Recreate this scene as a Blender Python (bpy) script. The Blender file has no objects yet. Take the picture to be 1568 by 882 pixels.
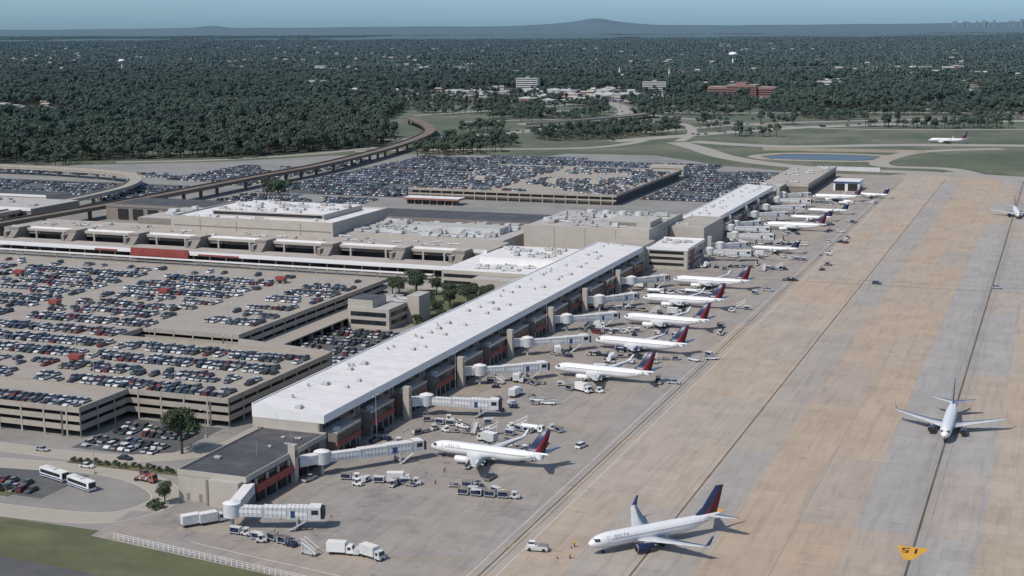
import bpy, math, random
import numpy as np
from mathutils import Vector, Matrix
random.seed(7); np.random.seed(7)
R=random.random
def U(a,b): return a+(b-a)*random.random()
scene=bpy.context.scene
scene.view_settings.view_transform='Standard'; scene.view_settings.look='None'
scene.view_settings.exposure=0
COL=scene.collection

# ------------------------------------------------------------ materials
def newmat(name):
    m=bpy.data.materials.new(name); m.use_nodes=True
    nt=m.node_tree; b=nt.nodes['Principled BSDF']
    return m,nt,b
def N(nt,t,**k):
    n=nt.nodes.new(t)
    for a,v in k.items(): setattr(n,a,v)
    return n
def mathn(nt,op,a,b=None,c=None):
    n=N(nt,'ShaderNodeMath',operation=op)
    for i,s in enumerate((a,b,c)):
        if s is None: continue
        if isinstance(s,(int,float)): n.inputs[i].default_value=s
        else: nt.links.new(s,n.inputs[i])
    return n.outputs[0]
def mixc(nt,f,a,b,blend='MIX'):
    n=N(nt,'ShaderNodeMix',data_type='RGBA',blend_type=blend)
    for s,i in ((f,0),(a,6),(b,7)):
        if isinstance(s,(int,float)): n.inputs[i].default_value=s
        elif isinstance(s,tuple): n.inputs[i].default_value=(*s[:3],1)
        else: nt.links.new(s,n.inputs[i])
    return n.outputs[2]
def pos(nt): return N(nt,'ShaderNodeNewGeometry').outputs['Position']
def noise(nt,vec,scale,detail=4,rough=.6,sc3=None):
    if sc3:
        mp=N(nt,'ShaderNodeMapping'); mp.inputs['Scale'].default_value=sc3
        nt.links.new(vec,mp.inputs[0]); vec=mp.outputs[0]
    n=N(nt,'ShaderNodeTexNoise'); n.inputs['Scale'].default_value=scale
    n.inputs['Detail'].default_value=detail; n.inputs['Roughness'].default_value=rough
    nt.links.new(vec,n.inputs['Vector']); return n.outputs['Fac']
def maprange(nt,s,a,b,c=0,d=1):
    n=N(nt,'ShaderNodeMapRange'); nt.links.new(s,n.inputs[0])
    for i,v in enumerate((a,b,c,d)): n.inputs[i+1].default_value=v
    return n.outputs[0]
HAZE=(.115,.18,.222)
def haze(nt,col,L=6200):  # aerial haze painted into the base colour, growing with distance from the world origin
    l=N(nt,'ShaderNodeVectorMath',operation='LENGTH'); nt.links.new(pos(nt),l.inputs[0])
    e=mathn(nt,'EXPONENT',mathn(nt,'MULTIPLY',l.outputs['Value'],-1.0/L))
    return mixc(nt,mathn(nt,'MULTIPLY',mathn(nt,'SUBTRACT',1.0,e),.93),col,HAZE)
def simple(name,c,rough=.8,var=.15,scale=.4,metal=0,dirt=None,hz=False,sc3=None):
    m,nt,b=newmat(name)
    p=pos(nt)
    f=noise(nt,p,scale,5,.65,sc3)
    f=maprange(nt,f,.3,.7)
    lo=tuple(x*(1-var) for x in c); hi=tuple(min(.95,x*(1+var)) for x in c)
    col=mixc(nt,f,lo,hi)
    if dirt:
        f2=maprange(nt,noise(nt,p,dirt[1],6,.7),.5,.75)
        col=mixc(nt,mathn(nt,'MULTIPLY',f2,dirt[2]),col,dirt[0])
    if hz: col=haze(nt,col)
    nt.links.new(col,b.inputs['Base Color'])
    b.inputs['Roughness'].default_value=rough; b.inputs['Metallic'].default_value=metal
    return m
M={}
M['white']=simple('white_paint',(.70,.695,.68),.45,.04,.3)
M['roofw']=simple('white_roof_membrane',(.67,.65,.63),.7,.06,.15,dirt=((.46,.435,.40),.22,.55))
M['roofg']=simple('grey_roof',(.40,.38,.35),.8,.12,.15,dirt=((.25,.24,.22),.12,.5))
M['rooft']=simple('gravel_roof',(.37,.335,.29),.85,.14,.12,dirt=((.25,.23,.20),.1,.5))
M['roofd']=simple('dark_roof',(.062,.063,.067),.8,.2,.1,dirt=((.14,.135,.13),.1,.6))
M['beige']=simple('beige_concrete_wall',(.40,.365,.315),.8,.08,.2)
M['taupe']=simple('taupe_panel',(.21,.185,.16),.7,.08,.3)
M['dkglass']=simple('dark_glass',(.022,.026,.03),.15,.3,.6)
M['black']=simple('black_void',(.016,.016,.016),.8,.1)
M['red']=simple('red_panel',(.25,.05,.04),.6,.15,.3)
M['brick']=simple('red_brick',(.30,.115,.085),.8,.12,.3,hz=True)
M['steel']=simple('galvanised_steel',(.40,.405,.40),.45,.12,.8)
M['hvac']=simple('hvac_casing',(.51,.52,.515),.5,.15,.5)
M['rub']=simple('rubber',(.02,.02,.02),.8,.1)
M['yellow']=simple('yellow_paint',(.42,.29,.10),.75,.25,.8)
M['orange']=simple('orange_sign_paint',(.60,.31,.03),.7,.12,.8)
M['wline']=simple('white_line_paint',(.50,.49,.46),.7,.2,1.5)
M['dline']=simple('dark_joint_seal',(.10,.085,.07),.8,.4,.12)
M['tyre']=simple('tyre_marks',(.25,.23,.205),.8,.2,.1)
M['deck']=simple('parking_deck_concrete',(.33,.295,.25),.85,.12,.05,dirt=((.17,.155,.14),.05,.6))
M['deckwall']=simple('deck_spandrel',(.34,.305,.255),.85,.12,.2)
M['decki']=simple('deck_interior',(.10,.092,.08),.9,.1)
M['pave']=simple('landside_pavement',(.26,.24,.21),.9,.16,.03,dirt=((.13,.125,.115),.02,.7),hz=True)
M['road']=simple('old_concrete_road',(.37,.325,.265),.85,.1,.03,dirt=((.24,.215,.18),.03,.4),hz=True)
M['asph']=simple('asphalt',(.085,.085,.086),.9,.2,.05,dirt=((.17,.16,.15),.04,.6))
M['lawn']=simple('lawn',(.095,.102,.047),.95,.3,.05,dirt=((.18,.16,.09),.03,.8))
M['rail']=simple('viaduct_concrete',(.17,.135,.105),.85,.15,.05)
M['trunk']=simple('bark',(.07,.05,.035),.9,.2)
M['blue']=simple('blue_paint',(.03,.06,.17),.4,.1)
M['navy']=simple('navy_paint',(.016,.026,.075),.3,.1)
M['ltblue']=simple('tinted_roof',(.30,.38,.40),.5,.15)
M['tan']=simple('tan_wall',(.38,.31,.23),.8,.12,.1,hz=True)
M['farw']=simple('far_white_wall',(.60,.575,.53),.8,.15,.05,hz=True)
M['towerw']=simple('tank_white_paint',(.74,.74,.72),.5,.05,.05)
M['skyl']=simple('skyline_tower',(.15,.215,.26),.8,.05,.01)  # distance haze painted in as the towers' flat colour
# grassland
m,nt,b=newmat('grassland'); p=pos(nt)
col=mixc(nt,maprange(nt,noise(nt,p,.012,7,.7),.32,.68),(.075,.085,.04),(.145,.145,.075))
col=mixc(nt,mathn(nt,'MULTIPLY',maprange(nt,noise(nt,p,.006,8,.75),.48,.66),.8),col,(.215,.185,.125))
col=mixc(nt,mathn(nt,'MULTIPLY',maprange(nt,noise(nt,p,.03,6,.7,(1,.35,1)),.55,.7),.6),col,(.045,.06,.03))
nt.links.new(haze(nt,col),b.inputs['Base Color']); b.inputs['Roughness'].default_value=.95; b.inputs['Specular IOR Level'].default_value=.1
M['field']=m
def foliage(name,a,b_):
    m,nt,b=newmat(name)
    f=maprange(nt,noise(nt,pos(nt),.25,3,.6),.32,.68)
    oi=N(nt,'ShaderNodeObjectInfo').outputs['Random']
    f2=mathn(nt,'ADD',mathn(nt,'MULTIPLY',f,.55),mathn(nt,'MULTIPLY',oi,.45))
    big=maprange(nt,noise(nt,pos(nt),.0035,5,.7),.35,.65,.65,1.3)
    col=mixc(nt,f2,a,b_)
    col=mixc(nt,mathn(nt,'MULTIPLY',maprange(nt,noise(nt,pos(nt),.0017,3,.6),.45,.65),.35),col,(.085,.09,.042))
    v=N(nt,'ShaderNodeVectorMath',operation='SCALE'); nt.links.new(col,v.inputs[0]); nt.links.new(big,v.inputs['Scale'])
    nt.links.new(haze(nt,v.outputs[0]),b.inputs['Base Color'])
    b.inputs['Roughness'].default_value=.85
    b.inputs['Specular IOR Level'].default_value=.15
    return m
M['leaf']=foliage('tree_foliage',(.030,.045,.022),(.072,.092,.040))
# ground
m,nt,b=newmat('terrain_ground'); p=pos(nt)
f=maprange(nt,noise(nt,p,.004,8,.75),.35,.65)
col=mixc(nt,f,(.032,.045,.024),(.075,.085,.042))
f2=maprange(nt,noise(nt,p,.0012,5,.7),.6,.75)
col=mixc(nt,mathn(nt,'MULTIPLY',f2,.4),col,(.14,.13,.09))
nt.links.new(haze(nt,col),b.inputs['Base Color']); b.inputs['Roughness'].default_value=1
b.inputs['Specular IOR Level'].default_value=0
M['ground']=m
# apron concrete
m,nt,b=newmat('apron_concrete'); p=pos(nt)
sx=N(nt,'ShaderNodeSeparateXYZ'); nt.links.new(p,sx.inputs[0]); X,Y=sx.outputs[0],sx.outputs[1]
rp=N(nt,'ShaderNodeValToRGB'); rp.color_ramp.interpolation='CONSTANT'
def pr(x): return (x+215)/260
st=[(-215,(.295,.265,.235)),(-160,(.32,.285,.25)),(-126,(.40,.335,.27)),(-103,(.42,.345,.27)),(-91,(.345,.315,.28)),(-77,(.41,.325,.245)),(-46,(.36,.335,.305)),(-14,(.42,.345,.265)),(6,(.37,.325,.275))]
el=rp.color_ramp.elements
el[0].position=0; el[0].color=(*st[0][1],1); el[1].position=pr(st[1][0]); el[1].color=(*st[1][1],1)
for x,c in st[2:]:
    e=el.new(pr(x)); e.color=(*c,1)
nt.links.new(mathn(nt,'DIVIDE',mathn(nt,'ADD',X,215),260),rp.inputs[0])
cx=N(nt,'ShaderNodeCombineXYZ')
nt.links.new(mathn(nt,'FLOOR',mathn(nt,'DIVIDE',X,15.2)),cx.inputs[0]); nt.links.new(mathn(nt,'FLOOR',mathn(nt,'DIVIDE',Y,60.8)),cx.inputs[1])
wn=N(nt,'ShaderNodeTexWhiteNoise'); nt.links.new(cx.outputs[0],wn.inputs[0])
apf=maprange(nt,X,-130,-124,.35,1)
col=mixc(nt,mathn(nt,'MULTIPLY',maprange(nt,wn.outputs[0],.55,1,0,.75),apf),rp.outputs[0],(.43,.325,.23))
col=mixc(nt,mathn(nt,'MULTIPLY',maprange(nt,wn.outputs[0],.0,.25,.6,0),apf),col,(.32,.305,.28))
wn2=N(nt,'ShaderNodeTexWhiteNoise',noise_dimensions='3D'); cx2=N(nt,'ShaderNodeCombineXYZ')
nt.links.new(mathn(nt,'FLOOR',mathn(nt,'DIVIDE',X,7.6)),cx2.inputs[0]); nt.links.new(mathn(nt,'FLOOR',mathn(nt,'DIVIDE',Y,7.6)),cx2.inputs[1])
nt.links.new(cx2.outputs[0],wn2.inputs[0])
g=maprange(nt,wn2.outputs[0],0,1,.94,1.04)
jx=mathn(nt,'LESS_THAN',mathn(nt,'FRACT',mathn(nt,'DIVIDE',X,7.6)),.012)
jy=mathn(nt,'LESS_THAN',mathn(nt,'FRACT',mathn(nt,'DIVIDE',Y,7.6)),.02)
j=mathn(nt,'SUBTRACT',1,mathn(nt,'MULTIPLY',mathn(nt,'MAXIMUM',jx,jy),.2))
st1=maprange(nt,noise(nt,p,.05,9,.75),.3,.7,.82,1.12)
st2=maprange(nt,noise(nt,p,.5,5,.7,(1,.08,1)),.48,.8,1,.72)
gate=maprange(nt,X,-135,-118,1,.45)
st3=mathn(nt,'SUBTRACT',1,mathn(nt,'MULTIPLY',maprange(nt,noise(nt,p,.05,8,.75),.52,.7,0,.48),gate))
st4=mathn(nt,'SUBTRACT',1,mathn(nt,'MULTIPLY',maprange(nt,noise(nt,p,.35,4,.6,(.35,1,1)),.62,.72,0,.45),gate))
# darkened wheel path near each taxi centreline
wp=maprange(nt,mathn(nt,'ABSOLUTE',mathn(nt,'ADD',X,29.5)),0,6,.86,1)
tot=mathn(nt,'MULTIPLY',mathn(nt,'MULTIPLY',g,j),mathn(nt,'MULTIPLY',mathn(nt,'MULTIPLY',mathn(nt,'MULTIPLY',st1,wp),st4),mathn(nt,'MULTIPLY',st2,st3)))
v=N(nt,'ShaderNodeVectorMath',operation='SCALE'); nt.links.new(col,v.inputs[0]); nt.links.new(tot,v.inputs['Scale'])
nt.links.new(v.outputs[0],b.inputs['Base Color']); b.inputs['Roughness'].default_value=.85
M['apron']=m
m,nt,b=newmat('pond_water'); b.inputs['Base Color'].default_value=(.06,.075,.075,1); b.inputs['Roughness'].default_value=.3; b.inputs['Specular IOR Level'].default_value=.22
M['water']=m
m,nt,b=newmat('car_paint'); r=N(nt,'ShaderNodeObjectInfo').outputs['Random']
rp=N(nt,'ShaderNodeValToRGB'); rp.color_ramp.interpolation='CONSTANT'; el=rp.color_ramp.elements
cc=[(0,(.66,.66,.65)),(.24,(.38,.39,.395)),(.43,(.17,.175,.18)),(.57,(.025,.027,.03)),(.73,(.04,.06,.10)),(.81,(.18,.025,.022)),(.88,(.06,.07,.075)),(.93,(.28,.25,.195)),(.97,(.06,.11,.11))]
el[0].position=0; el[0].color=(*cc[0][1],1); el[1].position=cc[1][0]; el[1].color=(*cc[1][1],1)
for x,c in cc[2:]:
    e=el.new(x); e.color=(*c,1)
nt.links.new(r,rp.inputs[0]); nt.links.new(rp.outputs[0],b.inputs['Base Color']); b.inputs['Roughness'].default_value=.3; b.inputs['Coat Weight'].default_value=.3
M['car']=m
def rangem(nt,s,a,b_): return mathn(nt,'MULTIPLY',mathn(nt,'GREATER_THAN',s,a),mathn(nt,'LESS_THAN',s,b_))
m,nt,b=newmat('fuselage_paint'); tc=N(nt,'ShaderNodeTexCoord').outputs['Object']
sx=N(nt,'ShaderNodeSeparateXYZ'); nt.links.new(tc,sx.inputs[0]); X,Y,Z=sx.outputs
win=mathn(nt,'MULTIPLY',rangem(nt,X,-32.5,-5.5),rangem(nt,Z,3.62,3.98))
win=mathn(nt,'MULTIPLY',win,mathn(nt,'LESS_THAN',mathn(nt,'FRACT',mathn(nt,'DIVIDE',X,.55)),.5))
cock=mathn(nt,'MULTIPLY',rangem(nt,X,-2.7,-1.35),rangem(nt,Z,3.55,4.25))
col=mixc(nt,mathn(nt,'LESS_THAN',Z,1.9),(.71,.71,.70),(.42,.43,.45))
col=mixc(nt,mathn(nt,'MAXIMUM',win,cock),col,(.03,.035,.04))
dr=mathn(nt,'MULTIPLY',mathn(nt,'LESS_THAN',mathn(nt,'ABSOLUTE',mathn(nt,'SUBTRACT',mathn(nt,'ABSOLUTE',mathn(nt,'ADD',X,19.5)),14.6)),.45),rangem(nt,Z,2.9,4.7))
col=mixc(nt,mathn(nt,'MULTIPLY',dr,.25),col,(.2,.22,.25))
col=mixc(nt,maprange(nt,noise(nt,tc,.5,5,.7),.5,.8,0,.2),col,(.45,.44,.42))
nt.links.new(col,b.inputs['Base Color']); b.inputs['Roughness'].default_value=.32; b.inputs['Coat Weight'].default_value=.2
M['fus']=m
m,nt,b=newmat('tail_livery'); tc=N(nt,'ShaderNodeTexCoord').outputs['Object']
sx=N(nt,'ShaderNodeSeparateXYZ'); nt.links.new(tc,sx.inputs[0]); X,Y,Z=sx.outputs
d=mathn(nt,'ADD',mathn(nt,'MULTIPLY',mathn(nt,'ADD',X,36),.85),mathn(nt,'MULTIPLY',mathn(nt,'SUBTRACT',Z,8),.62))
col=mixc(nt,rangem(nt,d,-2.9,-.5),(.022,.034,.085),(.24,.026,.032))
col=mixc(nt,rangem(nt,d,-1.7,-1.1),col,(.13,.015,.025))
nt.links.new(col,b.inputs['Base Color']); b.inputs['Roughness'].default_value=.4
M['fin']=m

# ------------------------------------------------------------ mesh builder
class MB:
    def __init__(s): s.v=[];s.f=[];s.m=[];s.s=[];s.mats=[]
    def mi(s,k):
        if k not in s.mats: s.mats.append(k)
        return s.mats.index(k)
    def add(s,vs,fs,k,smooth=False):
        o=len(s.v); s.v+=[tuple(x) for x in vs]; i=s.mi(k)
        for f in fs: s.f.append([o+a for a in f]); s.m.append(i); s.s.append(smooth)
    def box(s,x0,x1,y0,y1,z0,z1,k,top=None):
        vs=[(x0,y0,z0),(x1,y0,z0),(x1,y1,z0),(x0,y1,z0),(x0,y0,z1),(x1,y0,z1),(x1,y1,z1),(x0,y1,z1)]
        s.add(vs,[(0,3,2,1),(0,1,5,4),(1,2,6,5),(2,3,7,6),(3,0,4,7)],k); s.add(vs,[(4,5,6,7)],top or k)
    def hexa(s,vs,k,top=None):
        s.add(vs,[(0,3,2,1),(0,1,5,4),(1,2,6,5),(2,3,7,6),(3,0,4,7)],k); s.add(vs,[(4,5,6,7)],top or k)
    def obox(s,p0,p1,w,za0,za1,zb0,zb1,k,top=None):
        a=Vector(p0[:2]);b_=Vector(p1[:2]);d=(b_-a).normalized();n=Vector((-d.y,d.x))*w/2
        c=[a-n,b_-n,b_+n,a+n]
        s.hexa([(c[0].x,c[0].y,za0),(c[1].x,c[1].y,zb0),(c[2].x,c[2].y,zb0),(c[3].x,c[3].y,za0),
                (c[0].x,c[0].y,za1),(c[1].x,c[1].y,zb1),(c[2].x,c[2].y,zb1),(c[3].x,c[3].y,za1)],k,top)
    def cyl(s,p0,p1,r0,r1,n,k,smooth=True,caps=True):
        a=Vector(p0);b_=Vector(p1);d=(b_-a).normalized()
        u=d.orthogonal().normalized();w=d.cross(u)
        vs=[];
        for c,r in((a,r0),(b_,r1)):
            for i in range(n):
                t=2*math.pi*i/n; vs.append(c+u*math.cos(t)*r+w*math.sin(t)*r)
        s.add(vs,[(i,(i+1)%n,n+(i+1)%n,n+i) for i in range(n)],k,smooth)
        if caps: s.add(vs,[tuple(range(n))[::-1],tuple(range(n,2*n))],k)
    def loft(s,rings,k,smooth=True):
        n=len(rings[0]);vs=[p for r in rings for p in r]
        fs=[(j*n+i,j*n+(i+1)%n,(j+1)*n+(i+1)%n,(j+1)*n+i) for j in range(len(rings)-1) for i in range(n)]
        fs+=[tuple(range(n)),tuple(range((len(rings)-1)*n,len(rings)*n))]
        s.add(vs,fs,k,smooth)
    def mesh(s,name):
        me=bpy.data.meshes.new(name); me.from_pydata(s.v,[],s.f)
        for k in s.mats: me.materials.append(M[k])
        me.polygons.foreach_set('material_index',s.m); me.polygons.foreach_set('use_smooth',s.s); me.update()
        return me
    def obj(s,name,loc=(0,0,0),rz=0,parent=None):
        return place(name,s.mesh(name),loc,rz,parent=parent)
def place(name,me,loc=(0,0,0),rz=0,scale=1,parent=None,col=None):
    o=bpy.data.objects.new(name,me); o.location=loc; o.rotation_euler=(0,0,rz)
    if scale!=1: o.scale=(scale,)*3
    if parent: o.parent=parent
    (col or COL).objects.link(o); return o
def sheet(name,poly,z,k):
    mb=MB(); mb.add([(x,y,z) for x,y in poly],[tuple(range(len(poly)))],k); return mb.obj(name)
def rect(x0,x1,y0,y1): return [(x0,y0),(x1,y0),(x1,y1),(x0,y1)]
def crom(pts,n=8):
    out=[];P=[pts[0]]+list(pts)+[pts[-1]]
    for i in range(1,len(P)-2):
        for j in range(n):
            t=j/n;a,b_,c,d=[np.array(q,float) for q in P[i-1:i+3]]
            out.append(tuple(.5*((2*b_)+(-a+c)*t+(2*a-5*b_+4*c-d)*t*t+(-a+3*b_-3*c+d)*t**3)))
    out.append(tuple(map(float,pts[-1]))); return out
def ribbon_v(pts,w):
    L=[];Rr=[]
    for i,p in enumerate(pts):
        a=np.array(pts[max(0,i-1)]);c=np.array(pts[min(len(pts)-1,i+1)]);d=c-a;d=d/np.linalg.norm(d)
        n=np.array((-d[1],d[0]))*w/2;L.append(np.array(p)+n);Rr.append(np.array(p)-n)
    return L,Rr
def ribbon(name,pts,w,z,k,mb=None,n=8):
    c=crom(pts,n);L,Rr=ribbon_v(c,w);own=mb is None;mb=mb or MB();m_=len(c)
    mb.add([(p[0],p[1],z) for p in Rr]+[(p[0],p[1],z) for p in L],[(i,i+1,m_+i+1,m_+i) for i in range(m_-1)],k)
    if own: return mb.obj(name)
def viaduct(name,pts,w,z,k,topk):
    c=crom(pts,8);mb=MB()
    L,Rr=ribbon_v(c,w); z0,z1=z-1.4,z
    for i in range(len(c)-1):
        a,b_,cc_,d=Rr[i],Rr[i+1],L[i+1],L[i]
        mb.hexa([(a[0],a[1],z0),(b_[0],b_[1],z0),(cc_[0],cc_[1],z0),(d[0],d[1],z0),(a[0],a[1],z1),(b_[0],b_[1],z1),(cc_[0],cc_[1],z1),(d[0],d[1],z1)],k,topk)
    for side in(L,Rr):
        for i in range(len(c)-1): mb.obox(side[i],side[i+1],.4,z+.003,z+1.1,z+.003,z+1.1,k)
    acc=0
    for i in range(1,len(c)):
        acc+=math.dist(c[i],c[i-1])
        if acc>22: acc=0; x,y=c[i]; mb.box(x-1,x+1,y-1,y+1,0,z-1.4,k)
    return mb.obj(name)

# ------------------------------------------------------------ ground
g=[-60000,-30000,-15000,-8000,-4500,-3000,-2000,-1500,-1000,-750,-500,-250,0,250,500,1000,2000,4000,8000,15000,30000]
gy=[-3000,-1000,0,250,500,750,1000,1250,1500,2000,2500,3000,4500,6000,8000,11000,15000,22000,32000,45000]
mb=MB(); mb.add([(x,y,0) for y in gy for x in g],[(j*len(g)+i,j*len(g)+i+1,(j+1)*len(g)+i+1,(j+1)*len(g)+i) for j in range(len(gy)-1) for i in range(len(g)-1)],'ground'); mb.obj('ground')
A=[(-1400,-300),(-1400,1000),(-964,1115),(-860,1190),(-755,1262),(-690,1400),(-730,1530),(-850,1720),(-930,1960),(-1010,2150),(-1194,2500),(-1050,2700),(-760,2650),(-560,2560),(-470,2400),(-300,2180),(0,2230),(400,2300),(1200,2300),(1200,-300)]
sheet('grassland',A,.012,'field')
sheet('landside_pavement',[(-1300,296),(-1300,950),(-964,1085),(-860,1140),(-755,1205),(-690,1290),(-620,1330),(-480,1345),(-470,1380),(-380,1385),(-290,1300),(-204,1260),(-150,1210),(-150,330),(-204,296)],.02,'pave')
sheet('lawn',[(-600,150),(-148,150),(-152,281),(-222,291),(-258,292),(-600,296)],.03,'lawn')
sheet('perimeter_road',[(-600,255),(-158,256),(-158,269),(-205,270),(-242,272),(-600,280)],.036,'asph')
sheet('apron',[(-230,292),(-170,284),(-150,281),(-146,120),(140,120),(140,1262),(-20,1262),(-60,1290),(-110,1300),(-140,1262),(-215,1262),(-195,1240),(-195,700),(-204,400),(-204,318),(-232,312)],.03,'apron')
LR=[([(-420,352),(-330,350),(-285,349),(-262,352),(-242,368),(-240,400),(-242,480),(-238,540),(-236,600)],8),
    ([(-420,322),(-300,335),(-262,340),(-238,333),(-228,320),(-240,303),(-300,300)],9)]
for pts,w in LR:
    ribbon('access_road',pts,w,.026,'road')
mb=MB()
for pts,w in LR:
    for o in(-w/2+.3,w/2-.3):
        L_,R_=ribbon_v(crom(pts,6),abs(o)*2); ribbon('',[tuple(q) for q in (L_ if o>0 else R_)],.18,.031,'wline',mb,n=1)
mb.obj('painted_lane_lines')
ribbon('terminal_roadway',[(-640,650),(-450,650),(-300,650),(-250,640),(-240,600)],14,.027,'road')
mb=MB(); mb.box(-277,-236,342,346.5,0,.15,'deckwall','lawn'); mb.obj('planting_island')
mb=MB(); mb.box(-296,-272,310,316,0,.15,'deckwall','lawn'); mb.obj('traffic_island')
sheet('surface_car_park',rect(-300,-246,460,545),.025,'asph')
sheet('surface_car_park',rect(-286,-252,356,391),.025,'asph')
sheet('surface_car_park',rect(-330,-262,312,334),.0245,'asph')
sheet('lawn',[(-245,548),(-236,560),(-236,640),(-262,640),(-300,640),(-300,615),(-262,560)],.028,'lawn')

# apron markings
mb=MB()
for x,w in((-29.5,.65),(-91,.5),(-125,.5),(-123.6,.2)):
    mb.add([(x-w/2,130,.036),(x+w/2,130,.036),(x+w/2,1240,.036),(x-w/2,1240,.036)],[(0,1,2,3)],'dline')
for y in(724,736): mb.add([(-180,y-.3,.0365),(130,y+3-.3,.0365),(130,y+3.3,.0365),(-180,y+.3,.0365)],[(0,1,2,3)],'dline')
mb.obj('pavement_joint_lines')
mb=MB()
for x,w,y0,y1 in((-31.9,.35,420,760),(-27.1,.35,350,900),(-93,.25,300,800),(-60,.3,250,600)):
    mb.add([(x-w/2,y0,.0352),(x+w/2,y0,.0352),(x+w/2,y1,.0352),(x-w/2,y1,.0352)],[(0,1,2,3)],'tyre')
mb.obj('tyre_marks')
mb=MB()
GY=[384,495,545,593,640,692]
for y in GY+[433]: ribbon('',[(-188,y),(-150,y-1),(-130,y-5),(-118,y-14)],.2,.0374,'yellow',mb)
ribbon('',[(-165,300),(-130,312),(-123,340)],.2,.0376,'yellow',mb)
mb.obj('painted_lead_in_lines')
mb=MB()
mb.add([(-33.6,356,.038),(-31,346.5,.038),(-29,346.5,.038),(-25.6,356,.038)],[(0,1,2,3)],'orange')
mb.add([(-86,368,.038),(-80,368,.038),(-83,361,.038)],[(0,2,1)],'orange')
mb.obj('painted_taxi_sign')
mb=MB()
ribbon('',[(-203,297),(-180,293),(-160,290),(-140,284),(-133,260),(-132,200)],.3,.0378,'wline',mb)
for x in(-127.5,-121): mb.add([(x-.13,200,.0379),(x+.13,200,.0379),(x+.13,1200,.0379),(x-.13,1200,.0379)],[(0,1,2,3)],'wline')
mb.obj('painted_service_road_edge')
def text(name,body,size,mat,mw,parent=None,bold=.0):
    cu=bpy.data.curves.new(name,'FONT'); cu.body=body; cu.size=size; cu.offset=bold; cu.extrude=.004; cu.materials.append(M[mat])
    o=bpy.data.objects.new(name,cu); COL.objects.link(o)
    if parent: o.parent=parent
    o.matrix_local=mw; return o
text('painted_taxi_number','15',5,'black',Matrix.Translation((-27.4,354.8,.046))@Matrix.Rotation(math.pi,4,'Z'),bold=.05)

# ------------------------------------------------------------ cars
def car_mesh(kind):
    mb=MB()
    if kind=='sedan': L,W,zb,zt=4.7,.9,.88,1.42; bx=(-1.95,1.0); tx=(-1.25,.25)
    elif kind=='suv': L,W,zb,zt=4.8,.95,1.05,1.75; bx=(-2.3,1.15); tx=(-2.0,.5)
    else: L,W,zb,zt=5.6,.97,1.05,1.8; bx=(-.5,1.45); tx=(-.3,.8)
    h=L/2
    prof=[(-h,.35),(-h+.02,zb-.08),(-h+.25,zb),(bx[1],zb),(h-.35,zb-.16),(h-.05,zb-.32),(h,.35)]
    n=len(prof)
    vs=[(x,-W,z) for x,z in prof]+[(x,W,z) for x,z in prof]
    mb.add(vs,[tuple(range(n))[::-1],tuple(range(n,2*n))]+[(i,(i+1)%n,n+(i+1)%n,n+i)for i in range(n)],'car')
    w2=W-.06;w3=W-.24
    vs=[(bx[0],-w2,zb),(bx[1],-w2,zb),(bx[1],w2,zb),(bx[0],w2,zb),(tx[0],-w3,zt),(tx[1],-w3,zt),(tx[1],w3,zt),(tx[0],w3,zt)]
    mb.hexa(vs,'dkglass','car')
    px=(tx[0]+tx[1])/2
    for sy in(-1,1): mb.add([(px-.06,sy*(w2+.005),zb),(px+.06,sy*(w2+.005),zb),(px+.06,sy*(w3+.012),zt),(px-.06,sy*(w3+.012),zt)],[(0,1,2,3)],'car')
    if kind=='pickup': mb.box(-h+.1,bx[0]-.1,-W+.12,W-.12,zb-.01,zb+.004,'black')
    for x in(-h+.9,h-.9):
        for y in(-1,1): mb.cyl((x,y*(W-.2),.34),(x,y*(W+.02),.34),.34,.34,10,'rub')
    return mb.mesh('car_'+kind)
CM={k:car_mesh(k) for k in('sedan','suv','pickup')}
def rows(x0,x1,y0,y1,occ=.9,step=16.8,gaps=(),along='x'):
    out=[];y=y0+2.8
    while y+5.2<y1:
        for k,(dy,r) in enumerate(((0,math.pi/2),(5.3,-math.pi/2))):
            x=x0+1.6; run=occ
            while x<x1-1.4:
                if R()<.03: run=U(.25,1) if R()<.5 else occ
                if not any(a<x<b_ for a,b_ in gaps) and R()<run:
                    out.append((x+U(-.12,.12),y+dy+U(-.3,.3),r+(math.pi if R()<.25 else 0)+U(-.03,.03)))
                x+=2.75
        y+=step
    return out
def carkind():
    r=R(); return 'sedan' if r<.55 else('suv' if r<.88 else 'pickup')
def visible(x,y,m=45): return x>-.85*y-m-30 and x<-.03*y+m+60
def put_cars(lst,z):
    for x,y,r in lst:
        if not visible(x,y): continue
        k=carkind(); place('pickup_truck' if k=='pickup' else 'parked_car',CM[k],(x,y,z),r)
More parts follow.
